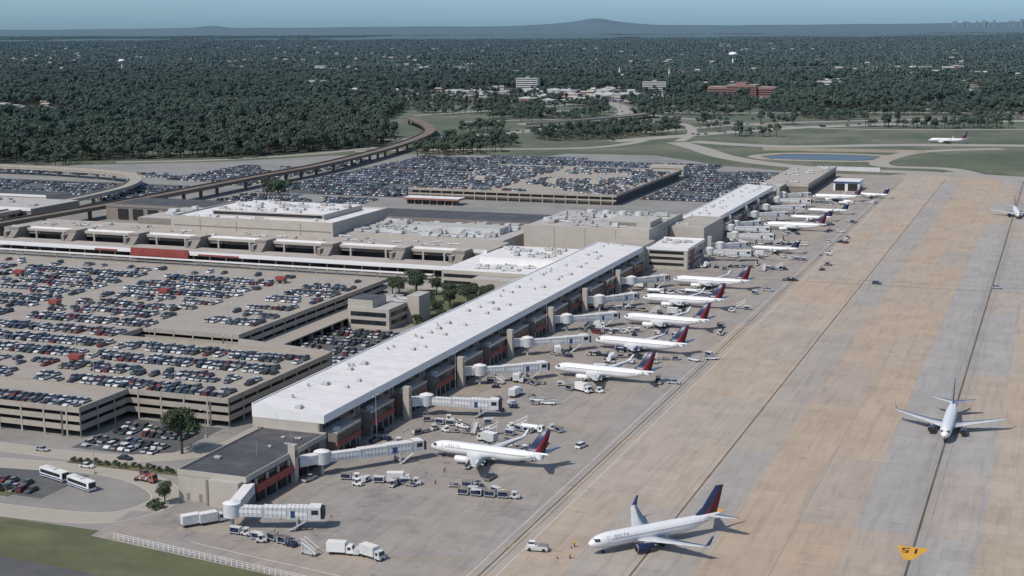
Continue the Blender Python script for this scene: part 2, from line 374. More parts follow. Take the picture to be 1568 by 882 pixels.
def scatter(name,P,rot,scl,coll,idx):
    me=bpy.data.meshes.new(name); n=len(P); me.vertices.add(n); me.vertices.foreach_set('co',np.asarray(P,np.float32).ravel())
    a=me.attributes.new('rot','FLOAT_VECTOR','POINT'); rr=np.zeros((n,3),np.float32); rr[:,2]=rot; a.data.foreach_set('vector',rr.ravel())
    a=me.attributes.new('scl','FLOAT_VECTOR','POINT'); a.data.foreach_set('vector',np.asarray(scl,np.float32).ravel())
    a=me.attributes.new('idx','INT','POINT'); a.data.foreach_set('value',np.asarray(idx,np.int32))
    me.update(); o=place(name,me)
    ng=bpy.data.node_groups.new(name,'GeometryNodeTree')
    ng.interface.new_socket(name='Geometry',in_out='INPUT',socket_type='NodeSocketGeometry')
    ng.interface.new_socket(name='Geometry',in_out='OUTPUT',socket_type='NodeSocketGeometry')
    gi=ng.nodes.new('NodeGroupInput');go=ng.nodes.new('NodeGroupOutput')
    ip=ng.nodes.new('GeometryNodeInstanceOnPoints'); ci=ng.nodes.new('GeometryNodeCollectionInfo')
    ci.inputs['Collection'].default_value=coll; ci.inputs['Separate Children'].default_value=True; ci.inputs['Reset Children'].default_value=True
    def na(nm,t):
        q=ng.nodes.new('GeometryNodeInputNamedAttribute'); q.data_type=t; q.inputs['Name'].default_value=nm
        return [s for s in q.outputs if s.enabled][0]
    e=ng.nodes.new('FunctionNodeEulerToRotation')
    l=ng.links.new
    l(gi.outputs[0],ip.inputs['Points']); l(ci.outputs[0],ip.inputs['Instance']); ip.inputs['Pick Instance'].default_value=True
    l(na('rot','FLOAT_VECTOR'),e.inputs[0]); l(e.outputs[0],ip.inputs['Rotation'])
    l(na('scl','FLOAT_VECTOR'),ip.inputs['Scale']); l(na('idx','INT'),ip.inputs['Instance Index'])
    l(ip.outputs[0],go.inputs[0])
    md=o.modifiers.new('instances','NODES'); md.node_group=ng
    return o
ccoll=bpy.data.collections.new('car_models'); COL.children.link(ccoll)
for i,k in enumerate(('pickup','sedan','suv')):
    place('parked_car' if k!='pickup' else 'pickup_truck',CM[k],(-283+i*3,460+25,.03),math.pi/2,col=ccoll)
def scatter_cars(name,lst,z):
    L=[c for c in lst if visible(c[0],c[1],60)]
    if not L: return
    P=[(c[0],c[1],z) for c in L]
    scatter(name,P,[c[2] for c in L],np.ones((len(L),3)),ccoll,[random.choice((0,1,1,1,2,2)) for _ in L])

# ------------------------------------------------------------ parking decks
def deck(x0,x1,y0,y1,H,levels,ext=(),south_from=None,north_to=None):
    mb=MB()
    rects=[(x0,x1,y0,y1,south_from,north_to)]+[(*e,None,None) for e in ext]
    for (a,b_,c,d,sf,ntt) in rects:
        for li in range(1,levels+1):
            z=H*li/levels; top=li==levels
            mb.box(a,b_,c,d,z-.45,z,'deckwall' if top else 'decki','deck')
            mb.box(a if sf is None or not top else sf,b_,c-.3,c-.003,z-.75,z+1.05,'deckwall')
            mb.box(b_+.003,b_+.3,c-.3,d+.3,z-.75,z+1.05,'deckwall')
            if ntt is None: mb.box(a,b_,d+.003,d+.3,z-.75,z+1.05,'deckwall')
            else: mb.box(ntt,b_,d+.003,d+.3,z-.75,z+1.05,'deckwall')
        x=a+.3
        while x<b_:
            if sf is None or x>sf: mb.box(x-.3,x+.3,c-.4,c-.302,0,H+1.05,'deckwall')
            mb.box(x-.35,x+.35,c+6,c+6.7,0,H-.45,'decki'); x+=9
        y=c
        while y<d:
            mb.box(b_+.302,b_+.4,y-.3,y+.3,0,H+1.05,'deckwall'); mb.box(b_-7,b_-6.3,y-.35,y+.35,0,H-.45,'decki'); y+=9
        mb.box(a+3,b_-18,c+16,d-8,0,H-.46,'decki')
    return mb
mb=deck(-430,-251,392,462,9,3,ext=[(-430,-290,366,391.6)],north_to=-345)
mb.box(-430,-345,462.01,477.69,8.5,9.0,'deckwall','deck'); mb.box(-344.99,-344.7,462.4,477.6,8,10,'deckwall')
mb.obj('parking_garage')
mb=deck(-600,-300,478,612,9,3,south_from=-345)
mb.box(-600,-430.2,455,477.6,8.5,9,'deckwall','deck')
mb.hexa([(-300,478,0),(-290,462,0),(-254,462,0),(-254,470,0),(-300,478,8.7),(-290,462,8.7),(-254,462,8.7),(-254,470,8.7)],'deckwall','deck')
mb.box(-299.5,-288,480,606,3.6,4.1,'deckwall','deck')
for y in range(480,606,9): mb.box(-289,-288,y,y+.5,0,3.6,'deckwall')
mb.obj('parking_garage')
c1=rows(-428,-253,394,461,.9,16.8,gaps=((-340,-333),))+rows(-428,-292,367,391,.9,40)+rows(-428,-347,462,476,.85,40)
c2=rows(-596,-302,481,610,.86,16.4,gaps=((-345,-330),(-420,-408),(-500,-490)))
c2=[c for c in c2 if not(c[0]>-345 and c[1]<500) and not (c[1]>590 and R()<.75)]
put_cars(c1,9.0); put_cars(c2,9.0)
put_cars(rows(-298,-250,464,542,.88,16.5),.03); put_cars(rows(-284,-254,357,390,.8,16),.03); put_cars(rows(-328,-266,313,333,.7,40),.03)
mb=MB()
def stripes(x0,x1,y0,y1,z,step):
    y=y0+2.8
    while y+5.2<y1:
        x=x0+.25
        while x<x1:
            if visible(x,y): mb.add([(x-.05,y-2.5,z),(x+.05,y-2.5,z),(x+.05,y+7.8,z),(x-.05,y+7.8,z)],[(0,1,2,3)],'wline')
            x+=2.75
        y+=step
stripes(-428,-253,394,461,9.006,16.8); stripes(-596,-302,481,610,9.006,16.4); mb.obj('painted_parking_stalls')
def stair(x,y,z=9,s=2.2):
    mb=MB(); mb.box(-s,s,-s*.7,s*.7,0,2.4,'taupe'); mb.box(-s-.3,s+.3,-s*.7-.3,s*.7+.3,2.4,3.1,'red','red'); mb.box(-s,s,-s*.7-.33,-s*.7-.303,1.6,2.9,'red'); mb.box(-.9,.9,-s*.7-.05,-s*.7-.01,0,1.6,'dkglass'); mb.obj('stair_shelter',(x,y,z))
for x,y in((-478,565),(-380,545),(-410,478+28),(-333,421),(-512,520),(-345,590)): stair(x,y)
def lamp_mesh(h,arms=2):
    mb=MB(); mb.cyl((0,0,0),(0,0,h),.12,.07,6,'steel'); mb.box(-.4,.4,-.4,.4,0,.6,'deckwall')
    for s in(-1,1)[:arms]: mb.box(min(0,s*1.6),max(0,s*1.6),-.06,.06,h-.1,h,'steel'); mb.box(s*1.6-.45,s*1.6+.45,-.2,.2,h-.18,h-.02,'hvac')
    return mb.mesh('lamp')
LM=lamp_mesh(9); LM2=lamp_mesh(14)
for x in range(-590,-300,34):
    for y in(500,540,578): place('parking_lamp',LM,(x,y,9))
for x in range(-420,-255,34):
    for y in(411,445): place('parking_lamp',LM,(x,y,9))

# ------------------------------------------------------------ concourse
def rooftop_units(mb,x0,x1,y0,y1,z,n,k='hvac',big=1.0):
    for _ in range(n):
        x=U(x0,x1);y=U(y0,y1);w=U(1,3)*big;l=U(1.5,5)*big;h=U(.8,2.3)*big
        mb.box(x-w,x+w,y-l/2,y+l/2,z+.25,z+h,random.choice((k,k,'steel','roofg'))); mb.box(x-w*.8,x+w*.8,y-l*.4,y+l*.4,z,z+.25,'taupe')
        if R()<.5: mb.cyl((x-w*.4,y,z+h),(x-w*.4,y,z+h+.35),w*.35,w*.35,10,'taupe')
        if R()<.35: mb.box(x+w,x+w+U(2,6),y-.35,y+.35,z+.4,z+1.1,k)
def concourse(X0,X1,Y0,Y1,zl,zr,bay=24):
    mb=MB()
    mb.box(X0+1.5,X1-2,Y0+.6,Y1-.6,0,zr-2.3,'taupe')
    mb.hexa([(X0,Y0,zr-2.6),(X1,Y0,zr-2.6),(X1,Y1,zr-2.6),(X0,Y1,zr-2.6),(X0,Y0,zl),(X1,Y0,zr),(X1,Y1,zr),(X0,Y1,zl)],'white','roofw')
    mb.box(X0+.1,X1-2.1,Y0+.05,Y0+.597,8.3,zr-2.6,'beige')
    mb.box((X0+X1)/2-4,(X0+X1)/2-3.85,Y0-.02,Y0-.003,9,zr-.2,'hvac')
    mb.box(X0,X0+.35,Y0,Y1,zl+.002,zl+.35,'white')
    n=int((Y1-Y0)/bay)
    for i in range(n):
        b_=(Y1-Y0)/n; y=Y0+i*b_
        mb.box(X1-2,X1-1.9,y+2.2,y+b_-2.2,zr-5.2,zr-2.8,'dkglass')
        for q in np.arange(y+4,y+b_-2.2,2.4): mb.box(X1-1.899,X1-1.82,q-.07,q+.07,zr-5.2,zr-2.8,'taupe')
        mb.box(X1-2,X1-1.6,y,y+2.0,zr-6,zr-2.62,'taupe')
        a,c=y+2.6,y+b_-U(3.2,7)
        pj=X1+U(1.4,3.2)
        mb.box(X1-2,pj,a,c,0,8.1,'taupe','roofg')
        mb.box(pj,pj+.06,a+.3,c-.3,5.3,7.5,'dkglass')
        for q in np.arange(a+.3,c-.3,2.2): mb.box(pj+.06,pj+.15,q-.08,q+.08,5.3,7.5,'taupe')
        mb.box(pj,pj+.3,a,c,3.6,5.2,'red'); mb.box(pj,pj+.2,a,c,7.6,8.4,'beige')
        mb.box(pj,pj+.05,a+1.5,c-1.5,.3,3.1,'black')
        for q in np.arange(a+4,c-2,4.2): mb.box(pj+.06,pj+.2,q-.4,q+.4,0,3.55,'taupe')
        mb.box(X1-1.99,X1-1.2,c+.3,y+b_+2.3,3.6,7.0,'red' if i%2 else 'taupe')
        mb.box(X1-1.99,X1-1.5,c+.3,y+b_+2.3,.3,3.3,'black')
        mb.box(X0+.9,X0+1.5,y+1,y+b_-1,8.5,11,'dkglass')
        if R()<.6: mb.box(pj-2.5,pj-1,a+2,a+4,8.1,9,'hvac')
    for i in range(int((Y1-Y0)/9)):
        y=Y0+5+i*9+U(-2,2)
        for fx in(.3,.62):
            if R()<.42:
                x=X0+(X1-X0)*fx+U(-1.5,1.5); z=zl+(zr-zl)*(x-X0)/(X1-X0); w=U(.5,1.3)
                mb.box(x-w,x+w,y-w,y+w,z-.1,z+.5,'roofg'); mb.box(x-w*.75,x+w*.75,y-w*.75,y+w*.75,z+.5,z+.95,'hvac')
    for i in range(14):
        y=U(Y0+6,Y1-6); x=X0+U(4,8); z=zl+(zr-zl)*(x-X0)/(X1-X0)
        mb.cyl((x,y,z-.1),(x,y,z+1.0),.35,.5,8,'steel')
    for y in np.arange(Y0+12,Y1,12.0):
        mb.hexa([(X0+.4,y-.07,zl-.3),(X1-.01,y-.07,zr-.3),(X1-.01,y+.07,zr-.3),(X0+.4,y+.07,zl-.3),(X0+.4,y-.07,zl-.02),(X1-.01,y-.07,zr+.02),(X1-.01,y+.07,zr+.02),(X0+.4,y+.07,zl+.01)],'roofg')
    return mb
concourse(-229,-204,371,722,15.4,14).obj('concourse_building')
concourse(-214,-194,806,1030,14.4,13.4,28).obj('concourse_building')
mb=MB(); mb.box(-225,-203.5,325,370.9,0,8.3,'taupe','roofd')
for a in((-225.3,-203.2,324.7,325),(-225.3,-203.2,370.5,370.9)): mb.box(*a,7.2,8.8,'beige')
mb.box(-225.3,-225.003,325,370.5,7.2,8.8,'beige'); mb.box(-203.497,-203.2,325,370.5,7.2,8.8,'beige')
mb.box(-225.05,-214,324.8,324.997,0,7.2,'beige')
mb.box(-214,-204.5,322.5,324.65,0,7.4,'beige','roofg')
mb.box(-203.5,-201.8,328,366,3.4,5.4,'red'); mb.box(-203.5,-203.1,328,366,5.6,7.1,'dkglass')
for y in range(330,366,6): mb.box(-203.5,-203,y,y+4,0.2,3.2,'black'); mb.box(-203.1,-202.6,y-1.2,y-.4,3.4,7.1,'beige')
mb.box(-214.6,-213.9,322.3,322.5,0,7.5,'taupe')
for x in(-222,-218): mb.box(x-.5,x+.5,324.74,324.79,0,2.2,'taupe')
for p in((-212,345),(-208,358)): mb.cyl((*p,8.3),(*p,12.5),.05,.05,6,'steel')
rooftop_units(mb,-222,-208,332,366,8.3,5,big=.35)
mb.obj('concourse_annex')
mb=MB(); mb.box(-207,-184,738,776,0,11,'beige','roofw')
for z in(2,5.2,8.2): mb.box(-205,-186,737.9,737.997,z,z+1.5,'dkglass'); mb.box(-183.997,-183.9,741,773,z,z+1.5,'dkglass')
mb.box(-183.99,-183.7,745,752,0,10.2,'red')
for a in((-207.2,-183.8,737.7,737.85),(-207.2,-183.8,776,776.2)): mb.box(*a,10.2,11.7,'white')
mb.box(-183.85,-183.6,738,776,10.3,11.7,'white'); rooftop_units(mb,-203,-188,742,772,11,9,big=.6)
mb.box(-229,-207.01,722.1,757,0,12.5,'beige','rooft')
mb.obj('gate_office_block')

# ------------------------------------------------------------ terminal
mb=MB()
mb.box(-600,-286,706,738,0,9.6,'taupe','rooft')
mb.box(-600,-286,705.6,705.997,8.6,10.6,'roofw'); mb.box(-600,-286,738,738.3,8.9,10.2,'beige')
T=[-590,-548,-504,-462,-419,-377,-333,-298]
for i,x in enumerate(T):
    mb.box(x-3.6,x+3.6,695,705.5,0,11.2,'taupe','beige'); mb.box(x-3.6,x-1.6,690,694.9,0,9,'taupe','beige')
    mb.hexa([(x-1.5,690,5),(x+3.4,690,5),(x+3.4,694.9,5),(x-1.5,694.9,5),(x-1.5,690,5.6),(x+3.4,690,5.6),(x+3.4,694.9,9.4),(x-1.5,694.9,9.4)],'taupe')
    if i<len(T)-1:
        a,c=x+3.7,T[i+1]-3.7
        mb.box(a,c,702,705.59,8.4,9.9,'beige','roofw'); mb.box(a,c,702.6,705.5,6.6,8.39,'taupe')
        mb.box(a,c,704.9,705.5,1,6.59,'dkglass'); mb.box(a+7,a+8,701.5,702.5,0,8.39,'beige'); mb.box(c-8,c-7,701.5,702.5,0,8.39,'beige')
        mb.box(a+9,c-9,702.5,702.597,6.7,8.2,'dkglass')
mb.box(-600,-282,680,694.9,4.6,5.2,'rooft'); mb.box(-600,-282,673.6,679.99,4.5,5.3,'roofw'); mb.box(-600,-282,673.3,673.597,4.2,5.5,'white')
for x in np.arange(-598,-283,10.5): mb.box(x-.35,x+.35,676,676.7,0,4.5,'beige')
mb.box(-600,-300,664,667.5,2.9,3.2,'roofw')
for x in np.arange(-596,-301,12): mb.box(x-.2,x+.2,665.8,666.2,0,2.9,'steel')
mb.box(-490,-452,672.3,673.29,2.6,7.0,'red'); mb.box(-515,-500,672.9,673.29,4.3,5.3,'red'); mb.box(-446,-420,672.9,673.29,4.4,5.2,'red')
rooftop_units(mb,-590,-300,710,734,9.6,46,big=.6)
mb.obj('passenger_terminal')
mb=MB()
mb.box(-500,-391,728.5,800,0,17,'beige','roofw')
for a in((-500.3,-390.7,728.1,728.497),(-500.3,-390.7,800,800.3)): mb.box(*a,0 if a[3]<750 else 15,18,'beige','white')
mb.box(-390.997,-390.6,728.5,800,15.5,18,'beige','white'); mb.box(-500.4,-500,728.5,800,15.5,18,'beige','white')
mb.box(-480,-404,742,792,17,20.3,'beige','roofw'); mb.box(-479,-405,741.85,741.995,18,19.6,'dkglass')
mb.hexa([(-443,758,20.3),(-427,758,20.3),(-427,774,20.3),(-443,774,20.3),(-438,763,21.6),(-432,763,21.6),(-432,769,21.6),(-438,769,21.6)],'hvac','ltblue')
for x in(-480,-455,-412): mb.box(x,x+.25,727.95,728.09,1,16.5,'taupe')
mb.box(-498,-392,727.9,728.09,12.2,12.7,'taupe')
rooftop_units(mb,-478,-406,745,790,20.3,34,big=.8); rooftop_units(mb,-498,-394,731,740,17,14,big=.6)
mb.box(-532,-500.5,739,790,0,14,'taupe','roofg'); rooftop_units(mb,-530,-503,742,786,14,12)
mb.obj('terminal_atrium_building')
mb=MB()
mb.box(-390.5,-290,739,800,0,10.5,'beige','roofg'); rooftop_units(mb,-386,-300,743,796,10.5,110,big=1.15)
mb.box(-372,-330,738.6,738.99,8,11.4,'beige'); mb.box(-352,-300,760,775,10.5,14,'hvac','roofg')
mb.obj('terminal_plant_building')
mb=MB()
mb.box(-284,-211,758,832,0,17,'beige','roofg'); mb.box(-284.3,-210.7,757.6,757.997,0,18,'beige','roofw'); mb.box(-210.997,-210.7,758,832,15,18,'beige')
mb.box(-270,-214,757.4,757.59,1.5,4,'red')
for x in(-266,-248,-230): mb.box(x,x+.2,757.5,757.59,4.2,17,'taupe')
rooftop_units(mb,-278,-218,764,828,17,50,big=1.2)
for x in(-262,-252,-242,-232): mb.cyl((x,812,17),(x,812,20.5),2.6,2.2,14,'hvac'); mb.box(x-4,x+4,808,816,17,18,'roofg')
mb.box(-240,-214,772,796,17,20,'beige','roofg'); mb.box(-238,-222,771.9,771.99,17.6,19.4,'taupe')
mb.box(-210.5,-190,800,850,0,14.2,'beige','rooft'); mb.box(-262,-211,835,870,0,11,'taupe','rooft'); rooftop_units(mb,-255,-214,838,866,11,8)
mb.obj('terminal_wing_building')
mb=MB()
mb.box(-288,-231,650,722,0,9,'beige','roofw'); mb.box(-278,-236,676,716,9,12,'white','roofw'); mb.box(-268,-244,640,650,0,7,'beige','roofg')
for z in(2,5.5): mb.box(-287,-232,649.85,649.99,z,z+1.6,'dkglass')
rooftop_units(mb,-285,-235,655,672,9,14,big=.6); rooftop_units(mb,-275,-240,680,712,12,20,big=.8)
mb.obj('terminal_link_building')
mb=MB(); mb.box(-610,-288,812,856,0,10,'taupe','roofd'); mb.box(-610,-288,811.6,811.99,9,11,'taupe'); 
for x in range(-600,-290,12): mb.box(x,x+8,811.4,811.59,1,8,'black')
mb.obj('north_canopy_building')
mb=MB(); mb.box(-780,-655,790,842,0,8,'taupe','roofg'); mb.box(-780,-655,789.6,789.99,6.6,8.8,'white')
for x in range(-776,-660,10): mb.box(x,x+7,789.5,789.59,1,6,'black')
rooftop_units(mb,-770,-665,795,838,8,16); mb.obj('rental_car_building')
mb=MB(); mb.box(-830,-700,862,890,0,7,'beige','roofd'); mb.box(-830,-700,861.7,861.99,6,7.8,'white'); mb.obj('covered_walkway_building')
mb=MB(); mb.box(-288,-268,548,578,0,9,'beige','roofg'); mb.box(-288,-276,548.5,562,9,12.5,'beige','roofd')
for z in(1.8,5.4): mb.box(-286.5,-269.5,547.85,547.99,z,z+1.9,'dkglass'); mb.box(-267.99,-267.9,550,576,z,z+1.9,'dkglass')
mb.box(-267.9,-262,566,578,0,12,'beige','roofg'); rooftop_units(mb,-284,-272,564,576,9,5,big=.5); mb.obj('office_building')
mb=MB(); mb.box(-216,-180,1094,1235,0,8,'taupe','rooft'); mb.box(-216.3,-179.7,1093.6,1093.99,6.5,9,'beige'); mb.box(-179.99,-179.7,1094,1235,6.5,9,'beige')
for y in range(1100,1230,9): mb.box(-179.95,-179.8,y,y+5,.5,4.5,'black')
rooftop_units(mb,-212,-184,1100,1230,8,14); mb.obj('maintenance_building')
mb=MB(); mb.box(-167,-147,1134,1156,0,7.5,'white','roofw')
for x in(-165.5,-155.8): mb.box(x,x+7.4,1133.8,1133.98,0,5.6,'dkglass')
mb.box(-167.3,-146.7,1133.6,1133.79,6,7.2,'blue','white'); mb.obj('hangar')
mb=MB(); mb.box(-212,-196,1031,1092,0,9,'taupe','roofg'); rooftop_units(mb,-210,-198,1035,1088,9,10,big=.7); mb.obj('pier_extension')

# ------------------------------------------------------------ aircraft
def foil(mb,secs,k,axis):
    cp=[(0,0),(.04,.55),(.18,.95),(.45,.9),(1,0.05),(.45,-.7),(.18,-.75),(.04,-.5)]
    rings=[]
    for (x,y,z,c,t) in secs:
        r=[]
        for a,b_ in cp:
            o=b_*t/2; r.append((x-a*c,y+(o if axis=='y' else 0),z+(o if axis=='z' else 0)))
        rings.append(r)
    mb.loft(rings,k)
def plane_mesh(name='airliner',engk='navy',wl='blue'):
    mb=MB(); n=20
    st=[(0,.06,2.85),(-.25,.5,2.88),(-.8,.93,2.95),(-1.6,1.32,3.06),(-2.6,1.62,3.17),(-4,1.86,3.26),(-6,1.99,3.3),(-13,2.0,3.3),(-20,2.0,3.3),(-26,2.0,3.3),(-29,1.85,3.42),(-32,1.5,3.72),(-35,1.05,4.13),(-37.5,.62,4.5),(-39,.34,4.75),(-39.5,.12,4.85)]
    mb.loft([[(x,r*.95*math.cos(2*math.pi*i/n),z+r*math.sin(2*math.pi*i/n)) for i in range(n)] for x,r,z in st],'fus')
    mb.loft([[(x,1.7*r*math.cos(2*math.pi*i/12),1.75+.75*r*math.sin(2*math.pi*i/12)) for i in range(12)] for x,r in((-11.5,.1),(-13,.8),(-16,1.1),(-20,1.1),(-22.5,.8),(-24,.1))],'hvac')
    for s in(-1,1):
        foil(mb,[(-12.6,s*1.2,2.2,8.6,1.0),(-15.7,s*5.4,2.65,5.4,.62),(-22.3,s*16.6,3.9,1.9,.22),(-22.9,s*17.1,4.15,1.6,.18)],'hvac','z')
        foil(mb,[(-22.9,s*17.1,4.15,1.6,.16),(-23.4,s*17.35,4.8,1.3,.12),(-24.6,s*17.6,6.5,.65,.08)],wl,'y')
        foil(mb,[(-34.3,s*.6,4.75,4.2,.4),(-38.9,s*7.1,5.35,1.6,.16)],'hvac','z')
        mb.loft([[(x,s*4.9+r*math.cos(2*math.pi*i/16),1.62+r*.97*math.sin(2*math.pi*i/16)) for i in range(16)] for x,r in((-10.9,.92),(-11.3,1.06),(-12.5,1.12),(-14.5,1.0),(-15.8,.74))],engk)
        mb.cyl((-10.88,s*4.9,1.62),(-10.95,s*4.9,1.62),.84,.84,16,'black'); mb.cyl((-15.7,s*4.9,1.62),(-16.9,s*4.9,1.62),.5,.2,12,'steel')
        mb.cyl((-10.86,s*4.9,1.62),(-11.1,s*4.9,1.62),.95,.97,16,'steel',caps=False)
        mb.hexa([(-16.5,s*4.9-.15,2.3),(-12,s*4.9-.15,2.3),(-12,s*4.9+.15,2.3),(-16.5,s*4.9+.15,2.3),(-18,s*4.9-.15,2.7),(-13.5,s*4.9-.15,2.75),(-13.5,s*4.9+.15,2.75),(-18,s*4.9+.15,2.7)],'hvac')
        for yy in(7.5,11.5): mb.box(-22.2-(yy-7.5)*.35,-18.8-(yy-7.5)*.35,s*yy-.15,s*yy+.15,2.5+(yy-7.5)*.11,2.85+(yy-7.5)*.11,'hvac')
        mb.cyl((-19.8,s*2.8,.6),(-19.8,s*2.6,2.3),.14,.16,6,'steel')
        for o in(-.35,.35): mb.cyl((-19.8,s*2.8+o-.18,.56),(-19.8,s*2.8+o+.18,.56),.56,.56,12,'rub')
    foil(mb,[(-27.5,0,5.0,3,.1),(-31.5,0,5.35,6.6,.42)],'fus','y')
    foil(mb,[(-31.2,0,5.2,7.0,.45),(-33.6,0,7.2,5.2,.4),(-37.6,0,12.4,2.5,.2)],'fin','y')
    mb.cyl((-4.2,0,.4),(-4.1,0,1.9),.1,.12,6,'steel')
    for o in(-.28,.28): mb.cyl((-4.2,o-.12,.36),(-4.2,o+.12,.36),.36,.36,10,'rub')
    return mb.mesh(name)
PM=plane_mesh(); PM2=plane_mesh('airliner_white','white','hvac')
def jet_small():
    mb=MB(); n=16
    st=[(0,.06,2.3),(-.6,.6,2.35),(-1.8,1.05,2.45),(-3.5,1.33,2.5),(-20,1.35,2.5),(-23,1.1,2.75),(-26,.6,3.1),(-27.5,.15,3.3)]
    mb.loft([[(x,r*math.cos(2*math.pi*i/n),z+r*math.sin(2*math.pi*i/n)) for i in range(n)] for x,r,z in st],'fus')
    for s in(-1,1):
        foil(mb,[(-10.5,s*.8,1.7,5,.5),(-13.2,s*4,1.9,3.2,.35),(-16.5,s*10.6,2.4,1.2,.15)],'hvac','z')
        foil(mb,[(-16.6,s*10.6,2.4,1.1,.1),(-17.4,s*10.8,3.5,.5,.06)],'blue','y')
        mb.loft([[(x,s*2.3+r*math.cos(2*math.pi*i/12),3.0+r*math.sin(2*math.pi*i/12)) for i in range(12)] for x,r in((-18.6,.6),(-19,.72),(-21,.68),(-22.4,.45))],'white')
        mb.box(-21.5,-19.5,min(s*1.2,s*1.8),max(s*1.2,s*1.8),2.85,3.05,'white')
        foil(mb,[(-25.6,0,7.5,2.4,.2),(-27.4,s*4.4,7.6,1.3,.12)],'hvac','z')
        mb.cyl((-14.5,s*1.7,.45),(-14.5,s*1.5,1.8),.12,.12,6,'steel'); mb.cyl((-14.5,s*1.7-.3,.45),(-14.5,s*1.7+.3,.45),.45,.45,10,'rub')
    foil(mb,[(-22.5,0,3.2,4.6,.35),(-25.8,0,7.6,2.6,.2)],'navy','y')
    mb.cyl((-2.6,0,.3),(-2.6,0,1.6),.1,.1,6,'steel'); mb.cyl((-2.6,-.2,.3),(-2.6,.2,.3),.3,.3,8,'rub')
    return mb.mesh('regional_jet')
RJ=jet_small()
def airliner(x,y,heading,lettering=False,me=None,name='passenger_jet',scale=1):
    o=place(name,me or PM,(x,y,.035),heading,scale)
    if lettering:
        a=math.radians(26); n=Vector((0,math.cos(a),math.sin(a))); tx=Vector((-1,0,0)); ty=Vector((0,-math.sin(a),math.cos(a)))
        mw=Matrix(((tx.x,ty.x,n.x,-6.6),(tx.y,ty.y,n.y,1.9*math.cos(a)+.06),(tx.z,ty.z,n.z,3.3+2.09*math.sin(a)-.1),(0,0,0,1)))
        text('livery_lettering','D E L T A',1.0,'navy',mw,o,0)
    return o
airliner(-104.4,322.5,math.atan2(-28.3,-25.9),True)
airliner(-29.6,450,-math.pi/2)
airliner(-26,1000,-math.pi/2+.1)
airliner(-176,387,math.pi-.07,True,PM2)
for i,(x,y) in enumerate(((-174,496),(-174,546),(-176.5,594.5),(-181,641),(-180,693))): airliner(x,y,math.pi-U(.03,.09),False,PM2 if i!=1 else PM)
airliner(-165,812,math.pi-.05,me=RJ,name='regional_jet'); airliner(-176,905,math.pi-.03,me=PM2); airliner(-163,991,math.pi,me=RJ,name='regional_jet')
airliner(-172,1068,math.pi,me=PM2,scale=.9); airliner(-147,1096,math.pi-.2,me=RJ,name='regional_jet')
airliner(-168,952,math.pi,me=RJ,name='regional_jet')
airliner(-138,1617,math.pi,me=PM2)

